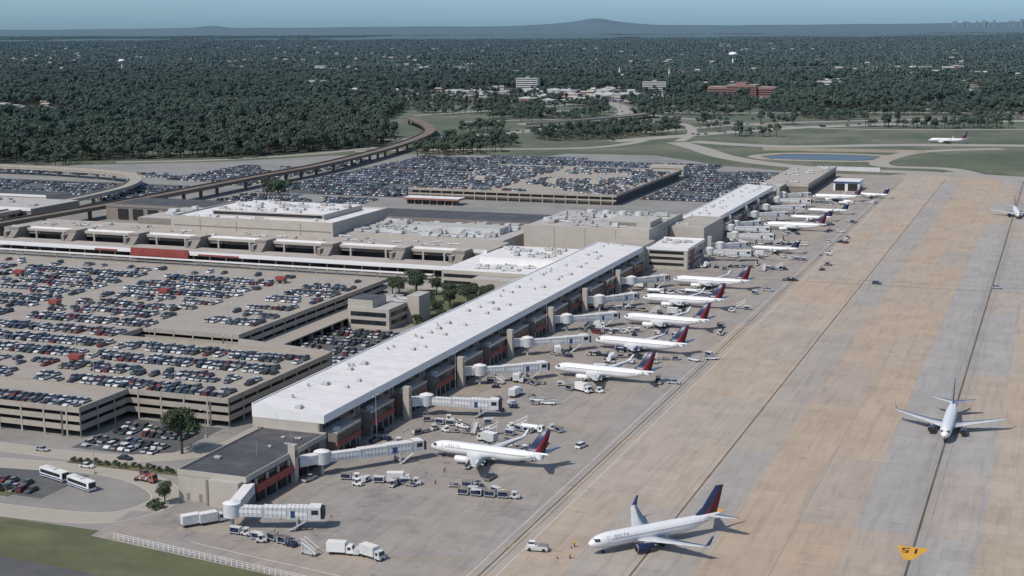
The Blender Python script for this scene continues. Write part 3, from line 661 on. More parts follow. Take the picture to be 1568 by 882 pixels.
# ------------------------------------------------------------ jet bridges
def bridge(root,rot,end,tower=True):
    mb=MB(); z0,z1=3.9,6.7
    mb.obox(root,rot,3.0,z0,z1,z0,z1,'hvac','roofw')
    mb.cyl((rot[0],rot[1],z0-.3),(rot[0],rot[1],z1+.5),2.3,2.3,14,'hvac',smooth=True); mb.cyl((rot[0],rot[1],z1+.5),(rot[0],rot[1],z1+1.1),2.4,.6,14,'white')
    mb.cyl((rot[0],rot[1],0),(rot[0],rot[1],z0),.5,.5,10,'steel')
    a=Vector(rot);e=Vector(end);d=(e-a);L=d.length;d.normalize();nn=Vector((-d.y,d.x))
    segs=[(0.03,.42,2.5,0,2.5),(.38,.72,2.9,-.1,2.8),(.66,.97,3.25,-.25,3.15)]
    def zz(t): return -0.9*t
    for t0,t1,w,dz,h in segs:
        p,q=a+d*L*t0,a+d*L*t1
        mb.obox(p,q,w,z0+dz+zz(t0),z0+dz+h+zz(t0),z0+dz+zz(t1),z0+dz+h+zz(t1),'hvac','roofw')
        k=int(L*(t1-t0)/1.1)
        for i in range(k+1):
            t=t0+(t1-t0)*(i+.1)/(k+.2);p=a+d*L*t;p2=p+d*.14
            mb.obox(p,p2,w+.16,z0+dz+.25+zz(t),z0+dz+h+.06+zz(t),z0+dz+.25+zz(t),z0+dz+h+.06+zz(t),'steel')
        mb.obox(a+d*L*(t1-.015),a+d*L*t1,w+.3,z0+dz-.1+zz(t1),z0+dz+h+.15+zz(t1),z0+dz-.1+zz(t1),z0+dz+h+.15+zz(t1),'taupe')
        p,q=a+d*L*(t0+.04),a+d*L*(t1-.05)
        mb.obox(p,q,w+.1,z0+dz+zz(t0)+1.0,z0+dz+zz(t0)+1.9,z0+dz+zz(t1)+1.0,z0+dz+zz(t1)+1.9,'white')
    p,q=a+d*L*.72,a+d*L*.77
    mb.obox(p,q,3.5,z0+.3-.7,z0+2.1-.7,z0+.3-.7,z0+2.1-.7,'blue')
    p=a+d*L*.8
    for s in(-1,1):
        q=p+nn*s*2.0; mb.cyl((q.x,q.y,.5),(q.x,q.y,z0-.2),.22,.22,8,'steel')
        q2=p+nn*s*1.4
        mb.cyl((q2.x-.25*nn.x,q2.y-.25*nn.y,.5),(q2.x+.25*nn.x,q2.y+.25*nn.y,.5),.5,.5,12,'rub')
    mb.obox(p-nn*2.2,p+nn*2.2,.7,.7,1.3,.7,1.3,'steel'); mb.obox(p-nn*2.3,p+nn*2.3,.6,z0-1.0,z0-.6,z0-1.0,z0-.6,'steel')
    mb.obox(e-d*1.2,e+d*1.8,4.0,z0-1.15,z0+2.3,z0-1.15,z0+2.2,'hvac','roofw'); mb.obox(e+d*1.8,e+d*2.7,3.4,z0-.9,z0+1.9,z0-.9,z0+1.7,'rub')
    mb.obox(e-d*.6,e+d*1.2,4.08,z0+.4,z0+1.6,z0+.4,z0+1.6,'dkglass')
    q=e-d*2-nn*2.3; q1=q-d*4.5
    mb.obox(q,q1,1.1,z0-1.3,z0-1.1,0,.2,'steel')
    if tower:
        x,y=root; mb.box(x-1.1,x+1.1,y-3.7,y-1.7,0,11.2,'beige','roofg')
        mb.box(x+1.1,x+1.16,y-3.4,y-2.0,7.5,9.5,'dkglass')
    mb.obj('jet_bridge',(0,0,.03))
bridge((-202.5,352),(-198,358),(-178.5,381.5))
bridge((-203,326),(-198,309),(-178,317),False)
bridge((-200,424),(-196,428),(-174,434))
for (x,y) in((-174,496),(-174,546),(-176.5,594.5),(-181,641),(-180,693)):
    bridge((-200,y-26),(-195,y-23),(x-3.2,y-6))
for x,y in((-176,905),(-172,1068)): bridge((-193,y-22),(-190,y-20),(x-3,y-6))
for x,y in((-165,812),(-163,991),(-168,952)): bridge((-193 if y>850 else -184,y-20),(-188 if y>850 else -179,y-18),(x-3,y-4))
for y in(770,835,865,1015): bridge((-184 if y<840 else -193,y),(-180 if y<840 else -189,y+2),(-160 if y<840 else -168,y+8),False)

# ------------------------------------------------------------ ground service equipment
def wheels(mb,xs,y,r):
    for x in xs:
        for s in(-1,1): mb.cyl((x,s*y-.12,r),(x,s*y+.12,r),r,r,8,'rub')
def tug(c='white'):
    mb=MB(); mb.box(-1.4,1.4,-.75,.75,.35,.95,c); mb.box(.5,1.4,-.7,.7,.95,1.25,c); mb.box(-.5,0,-.6,.6,.95,1.4,'black')
    for x in(-.7,.4):
        for s in(-.65,.65): mb.box(x-.04,x+.04,s-.04,s+.04,.95,2.0,'steel')
    mb.box(-.9,.6,-.75,.75,2.0,2.1,c); wheels(mb,(-.9,.9),.7,.36); return mb.mesh('baggage_tug')
def cart(canopy=True):
    mb=MB(); mb.box(-1.5,1.5,-.8,.8,.45,.6,'steel'); wheels(mb,(-1.1,1.1),.65,.22); mb.box(1.5,2.4,-.05,.05,.4,.48,'black')
    if canopy:
        for x in(-1.45,1.45): mb.box(x-.05,x+.05,-.78,.78,.6,1.9,'hvac')
        mb.box(-1.55,1.55,-.85,.85,1.9,2.0,'taupe' if canopy=='b' else 'hvac')
        mb.box(-1.2,.9,-.6,.6,.6,1.3,'navy')
    else: mb.box(-1.3,.2,-.6,.6,.6,1.15,'taupe'); mb.box(.3,1.2,-.5,.6,.6,.95,'navy')
    return mb.mesh('baggage_cart')
def truck(c='white',box=True,L=7):
    mb=MB(); mb.box(-L/2,L/2,-.5,.5,.5,.8,'black')
    mb.hexa([(L/2-2,-1.1,.6),(L/2,-1.1,.6),(L/2,1.1,.6),(L/2-2,1.1,.6),(L/2-2,-1.05,2.5),(L/2-.5,-1.05,2.5),(L/2-.5,1.05,2.5),(L/2-2,1.05,2.5)],c)
    mb.hexa([(L/2-.25,-.95,1.5),(L/2-.17,-.95,1.5),(L/2-.17,.95,1.5),(L/2-.25,.95,1.5),(L/2-.6,-.9,2.35),(L/2-.42,-.9,2.35),(L/2-.42,.9,2.35),(L/2-.6,.9,2.35)],'dkglass')
    mb.box(L/2-1.6,L/2-.8,-1.13,1.13,1.5,2.2,'dkglass')
    if box==2:
        for i in range(5): mb.box(-L/2+.3+i*1.1,-L/2+1.1+i*1.1,-1.1,1.1,.85,U(1.2,1.9),'brick' if i%2 else 'steel')
    elif box: mb.box(-L/2,L/2-2.2,-1.2,1.2,.85,3.3,c,'roofw'); mb.box(-L/2-.03,-L/2,-1,1,1,3,'hvac')
    else: mb.cyl((-L/2,0,1.7),(L/2-2.3,0,1.7),.9,.9,14,c)
    wheels(mb,(-L/2+1.1,L/2-1.1),.95,.48); return mb.mesh('service_truck')
def belt():
    mb=MB(); mb.box(-2.5,2.5,-.8,.8,.5,.9,'white'); wheels(mb,(-1.7,1.7),.75,.4)
    mb.hexa([(-3.3,-.4,.9),(3.3,-.4,2.3),(3.3,.4,2.3),(-3.3,.4,.9),(-3.3,-.4,1.1),(3.3,-.4,2.55),(3.3,.4,2.55),(-3.3,.4,1.1)],'hvac','black'); mb.box(-.5,.6,.42,.8,.9,1.7,'white'); return mb.mesh('belt_loader')
def gpu():
    mb=MB(); mb.box(-1.4,1.4,-.8,.8,.5,1.7,'hvac'); mb.box(-1.2,.2,-.82,-.8,.8,1.4,'black'); wheels(mb,(-.9,.9),.7,.3); mb.box(1.4,2.4,-.05,.05,.5,.6,'steel'); mb.cyl((.7,0,1.7),(.7,0,2.1),.12,.12,8,'steel'); return mb.mesh('ground_power_unit')
def stairs():
    mb=MB(); mb.box(-2.2,2.2,-.9,.9,.4,.7,'steel'); wheels(mb,(-1.6,1.6),.8,.35)
    mb.hexa([(-2.2,-.7,.7),(2,-.7,2.9),(2,.7,2.9),(-2.2,.7,.7),(-2.2,-.7,1),(2,-.7,3.2),(2,.7,3.2),(-2.2,.7,1)],'white','steel')
    for s in(-.75,.75): mb.hexa([(-2.2,s-.03,1.8),(2,s-.03,4.1),(2,s+.03,4.1),(-2.2,s+.03,1.8),(-2.2,s-.03,1.95),(2,s-.03,4.25),(2,s+.03,4.25),(-2.2,s+.03,1.95)],'white')
    mb.box(2,2.1,-.7,-.6,.7,4.2,'white'); mb.box(2,2.1,.6,.7,.7,4.2,'white'); return mb.mesh('boarding_stairs')
def bus():
    mb=MB(); L=11; mb.box(-L/2,L/2,-1.25,1.25,.5,3.0,'white','roofw')
    for s in(-1,1): mb.box(-L/2+.4,L/2-1,min(s*1.25,s*1.28),max(s*1.25,s*1.28),1.5,2.5,'dkglass'); mb.box(-L/2,L/2,min(s*1.25,s*1.27),max(s*1.25,s*1.27),.7,1.1,'blue')
    mb.box(L/2,L/2+.05,-1.1,1.1,1.2,2.7,'dkglass'); mb.box(-L/2-.05,-L/2,-1,1,1.6,2.6,'dkglass'); mb.box(-3,1,-.8,.8,3.0,3.3,'hvac'); wheels(mb,(-3.4,3.6),1.05,.5); return mb.mesh('shuttle_bus')
TG=[tug('white'),tug('hvac'),tug('navy')]; CT=[cart(True),cart('b'),cart(False)]; TR=[truck(),truck('hvac'),truck('white',False,8)]; BL=belt(); BU=bus(); TRR=truck('brick',2,8); GP=gpu(); SR=stairs()
def cart_train(x,y,r,n=3):
    place('baggage_tug',random.choice(TG),(x,y,.035),r)
    k=random.choice(CT); px,py,a=x,y,r
    for i in range(n):
        a+=U(-.12,.12); dd=3.3 if i==0 else 3.9; px-=math.cos(a)*dd; py-=math.sin(a)*dd
        place('baggage_cart',random.choice(CT) if R()<.2 else k,(px,py,.035),a)
cart_train(-137,357,0.1,4); cart_train(-168,359,.1,3); cart_train(-186,357,.3,1); cart_train(-150,362,.05,2)
cart_train(-168,414,.2,3); cart_train(-180,419,.1,2); cart_train(-186,412,1.2,2); cart_train(-163,422,2.8,2); cart_train(-150,425,2.5,1)
cart_train(-177,303,-.2,2); cart_train(-192,306,-.1,1); cart_train(-150,400,1.2,2); cart_train(-158,405,1.3,2); cart_train(-186,424,.4,2)
def gse(x0,x1,y0,y1,n):
    for _ in range(n):
        x,y=U(x0,x1),U(y0,y1); r=R(); a=random.choice((0,0,1.57,.3,-.4,2.9))+U(-.15,.15)
        if r<.3: place('baggage_cart',random.choice(CT),(x,y,.035),a)
        elif r<.48: place('baggage_tug',random.choice(TG),(x,y,.035),a)
        elif r<.6: place('belt_loader',BL,(x,y,.035),a)
        elif r<.76: place('ground_power_unit',GP,(x,y,.035),a)
        elif r<.84: place('boarding_stairs',SR,(x,y,.035),a)
        elif r<.93: place('service_van',CM[random.choice(('suv','pickup'))],(x,y,.035),a)
        else: place('service_truck',random.choice(TR),(x,y,.035),a)
gse(-186,-164,352,360,8); gse(-186,-150,410,425,10); gse(-170,-142,396,408,6); gse(-152,-136,354,361,4); gse(-194,-158,299,305,5); gse(-182,-160,440,462,9); gse(-199,-190,380,400,4)
for x,y in((-174,496),(-174,546),(-176.5,594.5),(-181,641),(-180,693),(-176,905),(-172,1068),(-168,862),(-165,812),(-168,952),(-165,770)):
    for _ in range(3): cart_train(x+U(-16,28),y-U(13,24),U(-.5,.5)+(math.pi if R()<.5 else 0),random.choice((1,2,3)))
    gse(x-18,x+30,y-26,y-14,9); gse(x+38,x+50,y-12,y+8,3)
    place('belt_loader',BL,(x+13,y-4.6,.035),math.pi/2+.1); place('service_truck',random.choice(TR),(x+U(-20,-8),y-U(12,20),.035),U(0,3))
place('belt_loader',BL,(-160,379,.035),1.6)
for x,y,r in((-162.7,302.6,.2),(-154,302.6,-.3),(-205.6,311,.9),(-209,308,.9),(-158,505,0.1)): place('service_truck',random.choice(TR[:2]),(x,y,.035),r)
for x,y,r in((-84,728,.1),(-125.5,724,.2),(-27,735,0),(-128,724,.3),(-135,410,1.3),(-146,391,.4),(-118,860,1.3),(-150,371,1.5),(-199,352,1.4),(-200,405,1.4),(-189,389,1),(-200,383,1.5),(-199.5,440,1.6),(-120,880,1.4)):
    place('service_van',CM[random.choice(('suv','pickup'))],(x,y,.035),r)
mb=MB(); mb.box(-2.8,2.8,-1.2,1.2,.4,1.35,'hvac'); mb.box(.6,2.2,-1.0,.2,1.35,2.3,'white'); mb.box(.7,2.24,-1.04,.24,1.65,2.15,'dkglass'); mb.box(-2.6,-.2,-1,1,1.35,1.6,'taupe'); wheels(mb,(-1.8,1.8),1.1,.5)
mb.cyl((-2.8,0,.5),(-6,0,.5),.07,.07,6,'yellow'); mb.obj('aircraft_tow_tractor',(-117.5,321.6,.035),math.pi+.15)
mb=MB(); mb.cyl((0,0,0),(0,0,.7),.2,.05,8,'red'); mb.box(-.25,.25,-.25,.25,0,.05,'red'); cone=mb.mesh('traffic_cone')
for x,y in((-111,318),(-110,326),(-170,370),(-166,375),(-190,320),(-178,326)): place('traffic_cone',cone,(x,y,.035))
def crew_mesh():
    V=[(0,0,.95),(0,0,1.2),(0,0,1.45),(0,0,1.56),(0,0,1.7),(0,.2,1.42),(0,.27,1.15),(.1,.26,.9),(0,-.2,1.42),(0,-.27,1.15),(.1,-.26,.9),(.03,.1,.5),(-.03,.11,.08),(.12,.11,.05),(-.05,-.1,.5),(-.1,-.11,.08),(.05,-.11,.05)]
    E=[(0,1),(1,2),(2,3),(3,4),(2,5),(5,6),(6,7),(2,8),(8,9),(9,10),(0,11),(11,12),(12,13),(0,14),(14,15),(15,16)]
    rad=[.15,.14,.15,.06,.11,.06,.05,.035,.06,.05,.035,.075,.05,.04,.075,.05,.04]
    me=bpy.data.meshes.new('crew'); me.from_pydata(V,E,[]); o=bpy.data.objects.new('crew',me); COL.objects.link(o)
    sm=o.modifiers.new('s','SKIN')
    for i,r in enumerate(rad): me.skin_vertices[0].data[i].radius=(r,r)
    me.skin_vertices[0].data[0].use_root=True
    dg=bpy.context.evaluated_depsgraph_get(); m2=bpy.data.meshes.new_from_object(o.evaluated_get(dg)); bpy.data.objects.remove(o)
    for k in('navy','orange','tan'): m2.materials.append(M[k])
    for p in m2.polygons:
        z=p.center.z; p.material_index=0 if z<.95 else(1 if z<1.5 else 2)
    return m2
try:
    CR=crew_mesh()
    for x,y in((-108,319),(-109.5,327),(-165,372),(-163,361),(-180,361),(-172,410),(-150,404),(-141,361),(-186,310),(-168,300)): place('ground_crew_worker',CR,(x,y,.035),U(0,6))
except Exception as ex_: print('crew',ex_)
place('shuttle_bus',BU,(-270,328,.03),-.3); place('shuttle_bus',BU,(-257,323.5,.03),-.35); place('flatbed_truck',TRR,(-243.5,335,.03),-.1)
for x,y,r in((-268,340.5,0),(-262,351,0),(-247,340,-.5),(-292,350,0)): place('parked_car',CM['sedan'],(x,y,.03),r)
mb=MB(); a=Vector((-223,292.2));e=Vector((-151,281.5));L=(e-a).length;d=(e-a)/L
for i in range(int(L/1.7)+1):
    p=a+d*1.7*i; mb.box(p.x-.08,p.x+.08,p.y-.08,p.y+.08,0,1.7,'white')
for z in(.5,1.1,1.6): mb.obox(a,e,.06,z,z+.08,z,z+.08,'white')
mb.obj('perimeter_fence')
for x,y in((-200,398),(-200,462),(-200,560),(-200,655)):
    place('apron_light_mast',LM2,(x,y,.03),math.pi/2)
for x,y in((-252,380),(-240,430),(-238,500),(-330,346),(-236,560),(-262,336)): place('street_lamp',LM,(x,y,.03))

# ------------------------------------------------------------ trees
def leaf_arrays(n,h,r,ls,seed,trunk_frac=.22,lobes=9,jit=.45):
    rs=np.random.RandomState(seed)
    th=rs.rand(lobes)*6.283; rr=np.sqrt(rs.rand(lobes))*r*.55; zc=h*(trunk_frac+.18+rs.rand(lobes)*.42*(1-trunk_frac)+.12)
    C=np.stack([rr*np.cos(th),rr*np.sin(th),zc],1); C[0]=(0,0,h*.72); rad=r*(.38+.25*rs.rand(lobes))
    k=rs.randint(0,lobes,n); d=rs.normal(size=(n,3)); d/=np.linalg.norm(d,axis=1)[:,None]; d[:,2]=np.where(d[:,2]<-.4,-d[:,2],d[:,2])
    P=C[k]+d*(rad[k]*(.6+.45*rs.rand(n)))[:,None]*np.array((1,1,.8)); P[:,2]=np.clip(P[:,2],h*.12,h)
    nn=d+rs.normal(size=(n,3))*jit; nn/=np.linalg.norm(nn,axis=1)[:,None]
    t=np.cross(nn,rs.normal(size=(n,3))); t/=np.linalg.norm(t,axis=1)[:,None]; b_=np.cross(nn,t)
    s=(ls*(.6+.8*rs.rand(n)))[:,None]
    V=np.stack([P+t*s,P+b_*s*.8,P-t*s,P-b_*s*.8],1)
    return V.reshape(-1,3)
def tree_mesh(name,h,r,n,ls,seed,limbs=5,jit=.45):
    mb=MB()
    mb.cyl((0,0,0),(0,0,h*.5),r*.07,r*.045,7,'trunk'); mb.cyl((0,0,h*.5),(r*.1,0,h*.8),r*.045,r*.02,6,'trunk')
    for i in range(limbs):
        t=i*2.4; z=h*(.25+.07*i); mb.cyl((0,0,z),(math.cos(t)*r*.6,math.sin(t)*r*.6,z+h*.2),r*.03,r*.012,5,'trunk')
    V=leaf_arrays(n,h,r,ls,seed,jit=jit)
    mb.add(V.tolist(),[(4*i,4*i+1,4*i+2,4*i+3) for i in range(n)],'leaf')
    return mb.mesh(name)
BT=[tree_mesh('big_tree',14,6.6,3600,.36,11),tree_mesh('big_tree_b',12,6,3000,.36,23)]
for i,(x,y,s) in enumerate(((-249,362,1.08),(-297,619,.8),(-289,622,.85),(-303,624,.7),(-293,630,.9),(-262,600,.75),(-254,605,.8),(-247,597,.7),(-270,592,.6),(-258,612,.85),(-248,612,.7),(-241,585,.6),(-240,575,.55),(-253,570,.5),(-258,556,.45),(-226.5,320,.5),(-240,628,.7),(-282,630,.7),(-265,607,.8),(-252,620,.7),(-244,604,.7),(-262,586,.55))):
    place('oak_tree',BT[i%2],(x,y,.03),i*1.3,s)
mb=MB()
V=np.concatenate([leaf_arrays(120,1.6,1.3,.22,i,0,4)+np.array((x,y,.1)) for i,(x,y) in enumerate([(-275+i*2.3,344.2+U(-1,1)) for i in range(17)]+[(-227+U(-2,2),316+U(-3,3)) for _ in range(9)]+[(-295+i*3,313) for i in range(8)]+[(-262+U(0,24),560+U(0,60)) for _ in range(14)])])
mb.add(V.tolist(),[(4*i,4*i+1,4*i+2,4*i+3) for i in range(len(V)//4)],'leaf'); mb.obj('shrubs')
tcoll=bpy.data.collections.new('forest_trees'); COL.children.link(tcoll)
for i,(h,r) in enumerate(((15,6),(17,5.5),(13,6.5),(18,6.8))):
    place('forest_tree',tree_mesh('forest_tree_%d'%i,h,r,300,1.0,40+i,0,.3),(-780+i*9,1290+i*5,0),0,col=tcoll)
pcoll=bpy.data.collections.new('canopy_patches'); COL.children.link(pcoll)
for q in range(3):
    rs=np.random.RandomState(q+5); Vs=[]
    for i in range(135):
        h=11+8*rs.rand(); Vs.append(leaf_arrays(42,h,8,2.4,100+i+q*200,.1,5,.25)+np.array((rs.uniform(-80,80),rs.uniform(-80,80),0)))
    V=np.concatenate(Vs); mb=MB(); mb.add(V.tolist(),[(4*i,4*i+1,4*i+2,4*i+3) for i in range(len(V)//4)],'leaf')
    place('woodland',mb.mesh('woodland'),(-1500-q*150,3300,0),0,col=pcoll)
def inpoly(x,y,poly):
    r=np.zeros(len(x),bool); n=len(poly)
    for i in range(n):
        x1,y1=poly[i];x2,y2=poly[(i+1)%n]
        c=((y1>y)!=(y2>y))&(x<(x2-x1)*(y-y1)/(y2-y1+1e-9)+x1); r^=c
    return r
def lown(x,y,s,ph=0): 
    x=x/s;y=y/s
    return (np.sin(x*1.3+ph+1.7*np.sin(y*.9+ph))+np.sin(y*1.7-ph+1.3*np.sin(x*1.1))+.6*np.sin(2.9*x+2.3*y+ph))/2.6
def vis(x,y,m=80): return (x>-.88*y-m)&(x<-.02*y+m+.03*y)
houses=[]
for _ in range(900):
    y=U(1500,7500); x=U(-.86,-.03)*y
    houses.append((x,y))
H=np.array(houses)
keep=((lown(H[:,0],H[:,1],260,2)>.2)|(np.random.rand(len(H))<.08)); H=H[keep]
def blob(cx_,cy_,rx,ry,n): return np.array([(cx_+rx*random.gauss(0,.5),cy_+ry*random.gauss(0,.5)) for _ in range(n)])
H=np.concatenate([H,blob(-880,2480,260,260,80),blob(-1490,1830,130,80,34),blob(-1240,2080,70,60,12),blob(-330,3200,240,260,46),blob(-1300,2900,220,160,24),blob(-700,2950,300,160,40),blob(-1150,2450,150,150,26),blob(-2000,2500,200,120,16)])
H=H[~(inpoly(H[:,0],H[:,1],A)&(H[:,1]<2120))]
H=H[~((abs(H[:,0]+540)<85)&(abs(H[:,1]-2530)<60))]
clear=[(-1483,1822,75,60),(-1580,1860,60,40),(-1380,1760,40,30),(-1130,2380,65,60),(-1290,2450,60,40),(-1000,3150,190,90),(-320,3100,170,90),(-80,3250,140,80),(-1240,2110,30,34),(-880,1275,44,30),(-1500,2700,90,60),(-1800,2500,80,45),(-1900,3000,110,70),(-650,2850,110,80),(-2300,2900,90,50)]
xs,ys=np.meshgrid(np.arange(-3000,300,10.5),np.arange(1100,3300,10.5)); xs=xs.ravel()+np.random.uniform(-4.5,4.5,xs.size); ys=ys.ravel()+np.random.uniform(-4.5,4.5,ys.size)
k=vis(xs,ys)&~inpoly(xs,ys,A)
for cx_,cy_,rx,ry in clear: k&=((xs-cx_)/rx)**2+((ys-cy_)/ry)**2>1+.3*lown(xs,ys,20,cx_)
for hx,hy in H: k&=~((abs(xs-hx)<15)&(ys-hy>-38)&(ys-hy<12))
ST=[[(-2600,2500),(-2000,2350),(-1500,2450),(-1190,2520)],[(-1500,1500),(-1480,1800),(-1250,2150),(-1120,2500),(-1200,3200)],[(-470,2390),(-520,2700),(-400,3200)],[(-2300,2050),(-1800,2000),(-1480,1880)],[(-200,2200),(-150,2700),(-250,3250)],[(-1100,2680),(-700,2760),(-300,2700)]]
for pts in ST:
    ribbon('street',pts,11,.04,'road')
    for px,py in crom(pts,28): k&=(abs(xs-px)>15)|(abs(ys-py)>28)
P1=np.stack([xs[k],ys[k]],1)
xs,ys=np.meshgrid(np.arange(-1250,600,9.5),np.arange(1190,2700,9.5)); xs=xs.ravel()+np.random.uniform(-4,4,xs.size); ys=ys.ravel()+np.random.uniform(-4,4,ys.size)
k=vis(xs,ys)&inpoly(xs,ys,A)
E=[(-590,1400,48,95),(-540,1560,35,40),(-505,1650,48,110),(-455,1600,40,70),(-660,1620,26,60),(-440,1780,45,50),(-560,2010,60,30),(-470,2020,60,26),(-380,2080,55,26),(-300,2020,50,22),(-240,2090,60,24),(-130,2110,60,20),(-30,2150,60,30),(-700,1880,50,70),(-800,2050,50,60),(-640,2160,60,40),(-400,2250,80,50),(-560,2300,60,50),(-880,2200,30,60),(-1040,2420,40,70),(-620,1900,30,70),(-180,1850,60,16),(-330,1650,26,14)]
ins=np.zeros(len(xs),bool)
for cx_,cy_,rx,ry in E: ins|=((xs-cx_)/rx)**2+((ys-cy_)/ry)**2<1+.5*lown(xs,ys,18,cx_)
ins|=(lown(xs,ys,55,4)>.42)&(ys>1750)&(ys>1900-(xs+900)*.1)
ins|=(lown(xs,ys,38,1)>.35)&(ys>2080)
roads_pts=[]
RD=[([(-735,1480),(-637,1605),(-590,1790),(-590,1962),(-640,2150),(-760,2400)],24),
    ([(-470,1540),(-358,1738),(-258,1859),(-53,2004),(200,2120)],28),
    ([(-470,1680),(-380,1850),(-220,1975),(0,2090)],16),
    ([(-900,2000),(-700,2060),(-500,2060),(-300,2120),(0,2190),(300,2250)],16),
    ([(-690,1340),(-620,1385),(-500,1430),(-455,1480),(-440,1560)],14),
    ([(-860,1165),(-780,1215),(-720,1300),(-690,1390)],12),
    ([(-760,1800),(-690,1850),(-600,1880),(-480,1850),(-420,1700),(-400,1560)],12),
    ([(-560,2000),(-470,1920),(-350,1830),(-200,1800),(50,1880),(250,1950)],12),
    ([(-880,1900),(-760,2200),(-820,2420),(-980,2560)],14),
    ([(-1150,2520),(-950,2400),(-760,2420),(-560,2480)],14)]
for pts,w in RD:
    for px,py in crom(pts,12): roads_pts.append((px,py,w/2+9))
k&=ins
for px,py,rr in roads_pts: k&=(xs-px)**2+(ys-py)**2>rr**2
for hx,hy in H: k&=~((abs(xs-hx)<13)&(ys-hy>-26)&(ys-hy<12))
k&=~((abs(xs+540)<85)&(ys>2400)&(ys<2580))
P2=np.stack([xs[k],ys[k]],1)
ex=[(-564+U(-14,14),969+U(-6,6)) for _ in range(16)]+[(-905+U(-28,28),1130+U(-20,14)) for _ in range(16)]+[(-770+U(-20,20),1235+U(-10,10)) for _ in range(10)]
P=np.concatenate([P1,P2,np.array(ex)]); n=len(P)
print('trees',n)
s=.7+.6*np.random.rand(n); sc=np.stack([s,s,s*(.75+.5*np.random.rand(n))],1)
sc[len(P1):]*=.72
scatter('forest',np.column_stack([P,np.zeros(n)]),np.random.rand(n)*6.28,sc,tcoll,np.random.randint(0,4,n))
xs,ys=np.meshgrid(np.arange(-13000,900,145),np.arange(3330,14000,145)); xs=xs.ravel()+np.random.uniform(-12,12,xs.size); ys=ys.ravel()+np.random.uniform(-12,12,ys.size)
k=vis(xs,ys,200)&(lown(xs,ys,420,1)+.25*np.random.randn(len(xs))<.75)
P=np.stack([xs[k],ys[k]],1); n=len(P); s=np.random.uniform(.95,1.15,n)
scatter('woodland_canopy',np.column_stack([P,np.zeros(n)]),np.random.randint(0,4,n)*math.pi/2,np.stack([s,s,s*np.random.uniform(.7,1.3,n)],1),pcoll,np.random.randint(0,3,n))
mb=MB()
for hx,hy in H:
    big=R()<.2; w=U(9,18)*(2.0 if big else 1); l=U(8,12); h=U(4,7); k=random.choice(('farw','farw','tan','tan','brick'))
    if hy>3300: h+=12
    mb.box(hx-w/2,hx+w/2,hy-l/2,hy+l/2,0,h,k,'farw'); mb.box(hx-w/2+1,hx+w/2-1,hy-l/2-.1,hy-l/2-.01,h-2.2,h-1,'dkglass')
    if not big: mb.add([(hx-w/2,hy-l/2-.5,h+.01),(hx+w/2,hy-l/2-.5,h+.01),(hx+w/2,hy+l/2+.5,h+.01),(hx-w/2,hy+l/2+.5,h+.01),(hx-w/2,hy,h+2.5),(hx+w/2,hy,h+2.5)],[(0,1,5,4),(2,3,4,5),(0,4,3),(1,2,5)],random.choice(('tan','farw','rooft','roofd')))
mb.obj('distant_houses')

# ------------------------------------------------------------ mid-distance infrastructure
for i,(pts,w) in enumerate(RD): ribbon('highway',pts,w,.045+.003*i,'road')
viaduct('rail_viaduct',[(-628,700),(-618,850),(-617,1023),(-615,1134),(-636,1315),(-669,1467),(-706,1565),(-760,1660),(-815,1740)],13,8,'rail','rail')
viaduct('elevated_road',[(-1060,1040),(-930,1045),(-830,1040),(-740,1015),(-690,950),(-672,860),(-668,760)],11,6.5,'deckwall','road')
viaduct('highway_overpass',[(-640,1700),(-590,1795),(-560,1870),(-540,1960)],16,6,'deckwall','road')
for pts,w in (([(-400,1545),(-360,1480),(-311,1392),(-253,1330),(-190,1300),(-100,1290)],24),([(-385,1560),(-277,1525),(-156,1580),(0,1610),(300,1650)],28),([(-60,1262),(-95,1330),(-150,1340),(-160,1400),(-135,1500),(-60,1560)],18),([(-100,1290),(-20,1262),(60,1255),(300,1250)],30)):
    ribbon('taxiway',pts,w,.085+.002*w/10,'road')
mb=MB(); mb.add([(-262,1382,.1),(-180,1390,.1),(-166,1420,.1),(-180,1442,.1),(-252,1436,.1),(-274,1405,.1)],[(0,1,2,3,4,5)],'water'); mb.obj('pond')
ribbon('pond_bank',[(-265,1376),(-215,1374),(-172,1384),(-158,1425),(-178,1450),(-256,1446),(-284,1405),(-265,1376)],13,.108,'tan')
mb=MB(); mb.obox((-290,1475),(-130,1485),1.5,0,3,0,3,'tan'); mb.obj('retaining_wall')
mb=MB(); mb.obox((-150,1290),(-205,1290),1,0,3.5,0,3.5,'hvac'); mb.obj('blast_fence')
TRF=[]
for pts,w in RD[:4]:
    c=crom(pts,40)
    for i in range(2,len(c)-2):
        if R()<.16:
            d=math.atan2(c[i+1][1]-c[i][1],c[i+1][0]-c[i][0]); o=random.choice((-1,1))*w*.25; TRF.append((c[i][0]-math.sin(d)*o,c[i][1]+math.cos(d)*o,d))
scatter_cars('highway_traffic',TRF,.09)
def decksmall(x0,x1,y0,y1,H):
    mb=MB(); mb.box(x0,x1,y0,y1,H-.6,H,'deckwall','deck')
    mb.box(x0+2,x1-2,y0+2,y1-2,0,H-.61,'decki')
    mb.box(x0,x1,y0-.3,y0-.003,H-.9,H+1,'deckwall'); mb.box(x1+.003,x1+.3,y0,y1,H-.9,H+1,'deckwall'); mb.box(x0,x1,y0-.3,y0-.003,H-4,H-2.9,'deckwall'); mb.box(x0,x1,y1,y1+.3,H-.5,H+1,'deckwall')
    x=x0
    while x<x1: mb.box(x,x+.6,y0-.35,y0-.31,0,H,'deckwall'); x+=9
    for x in(x0+30,x0+90,x1-40): mb.box(x,x+8,y0+60,y0+68,H,H+4,'beige','rooft')
    mb.obj('parking_garage')
decksmall(-465,-300,990,1180,7)
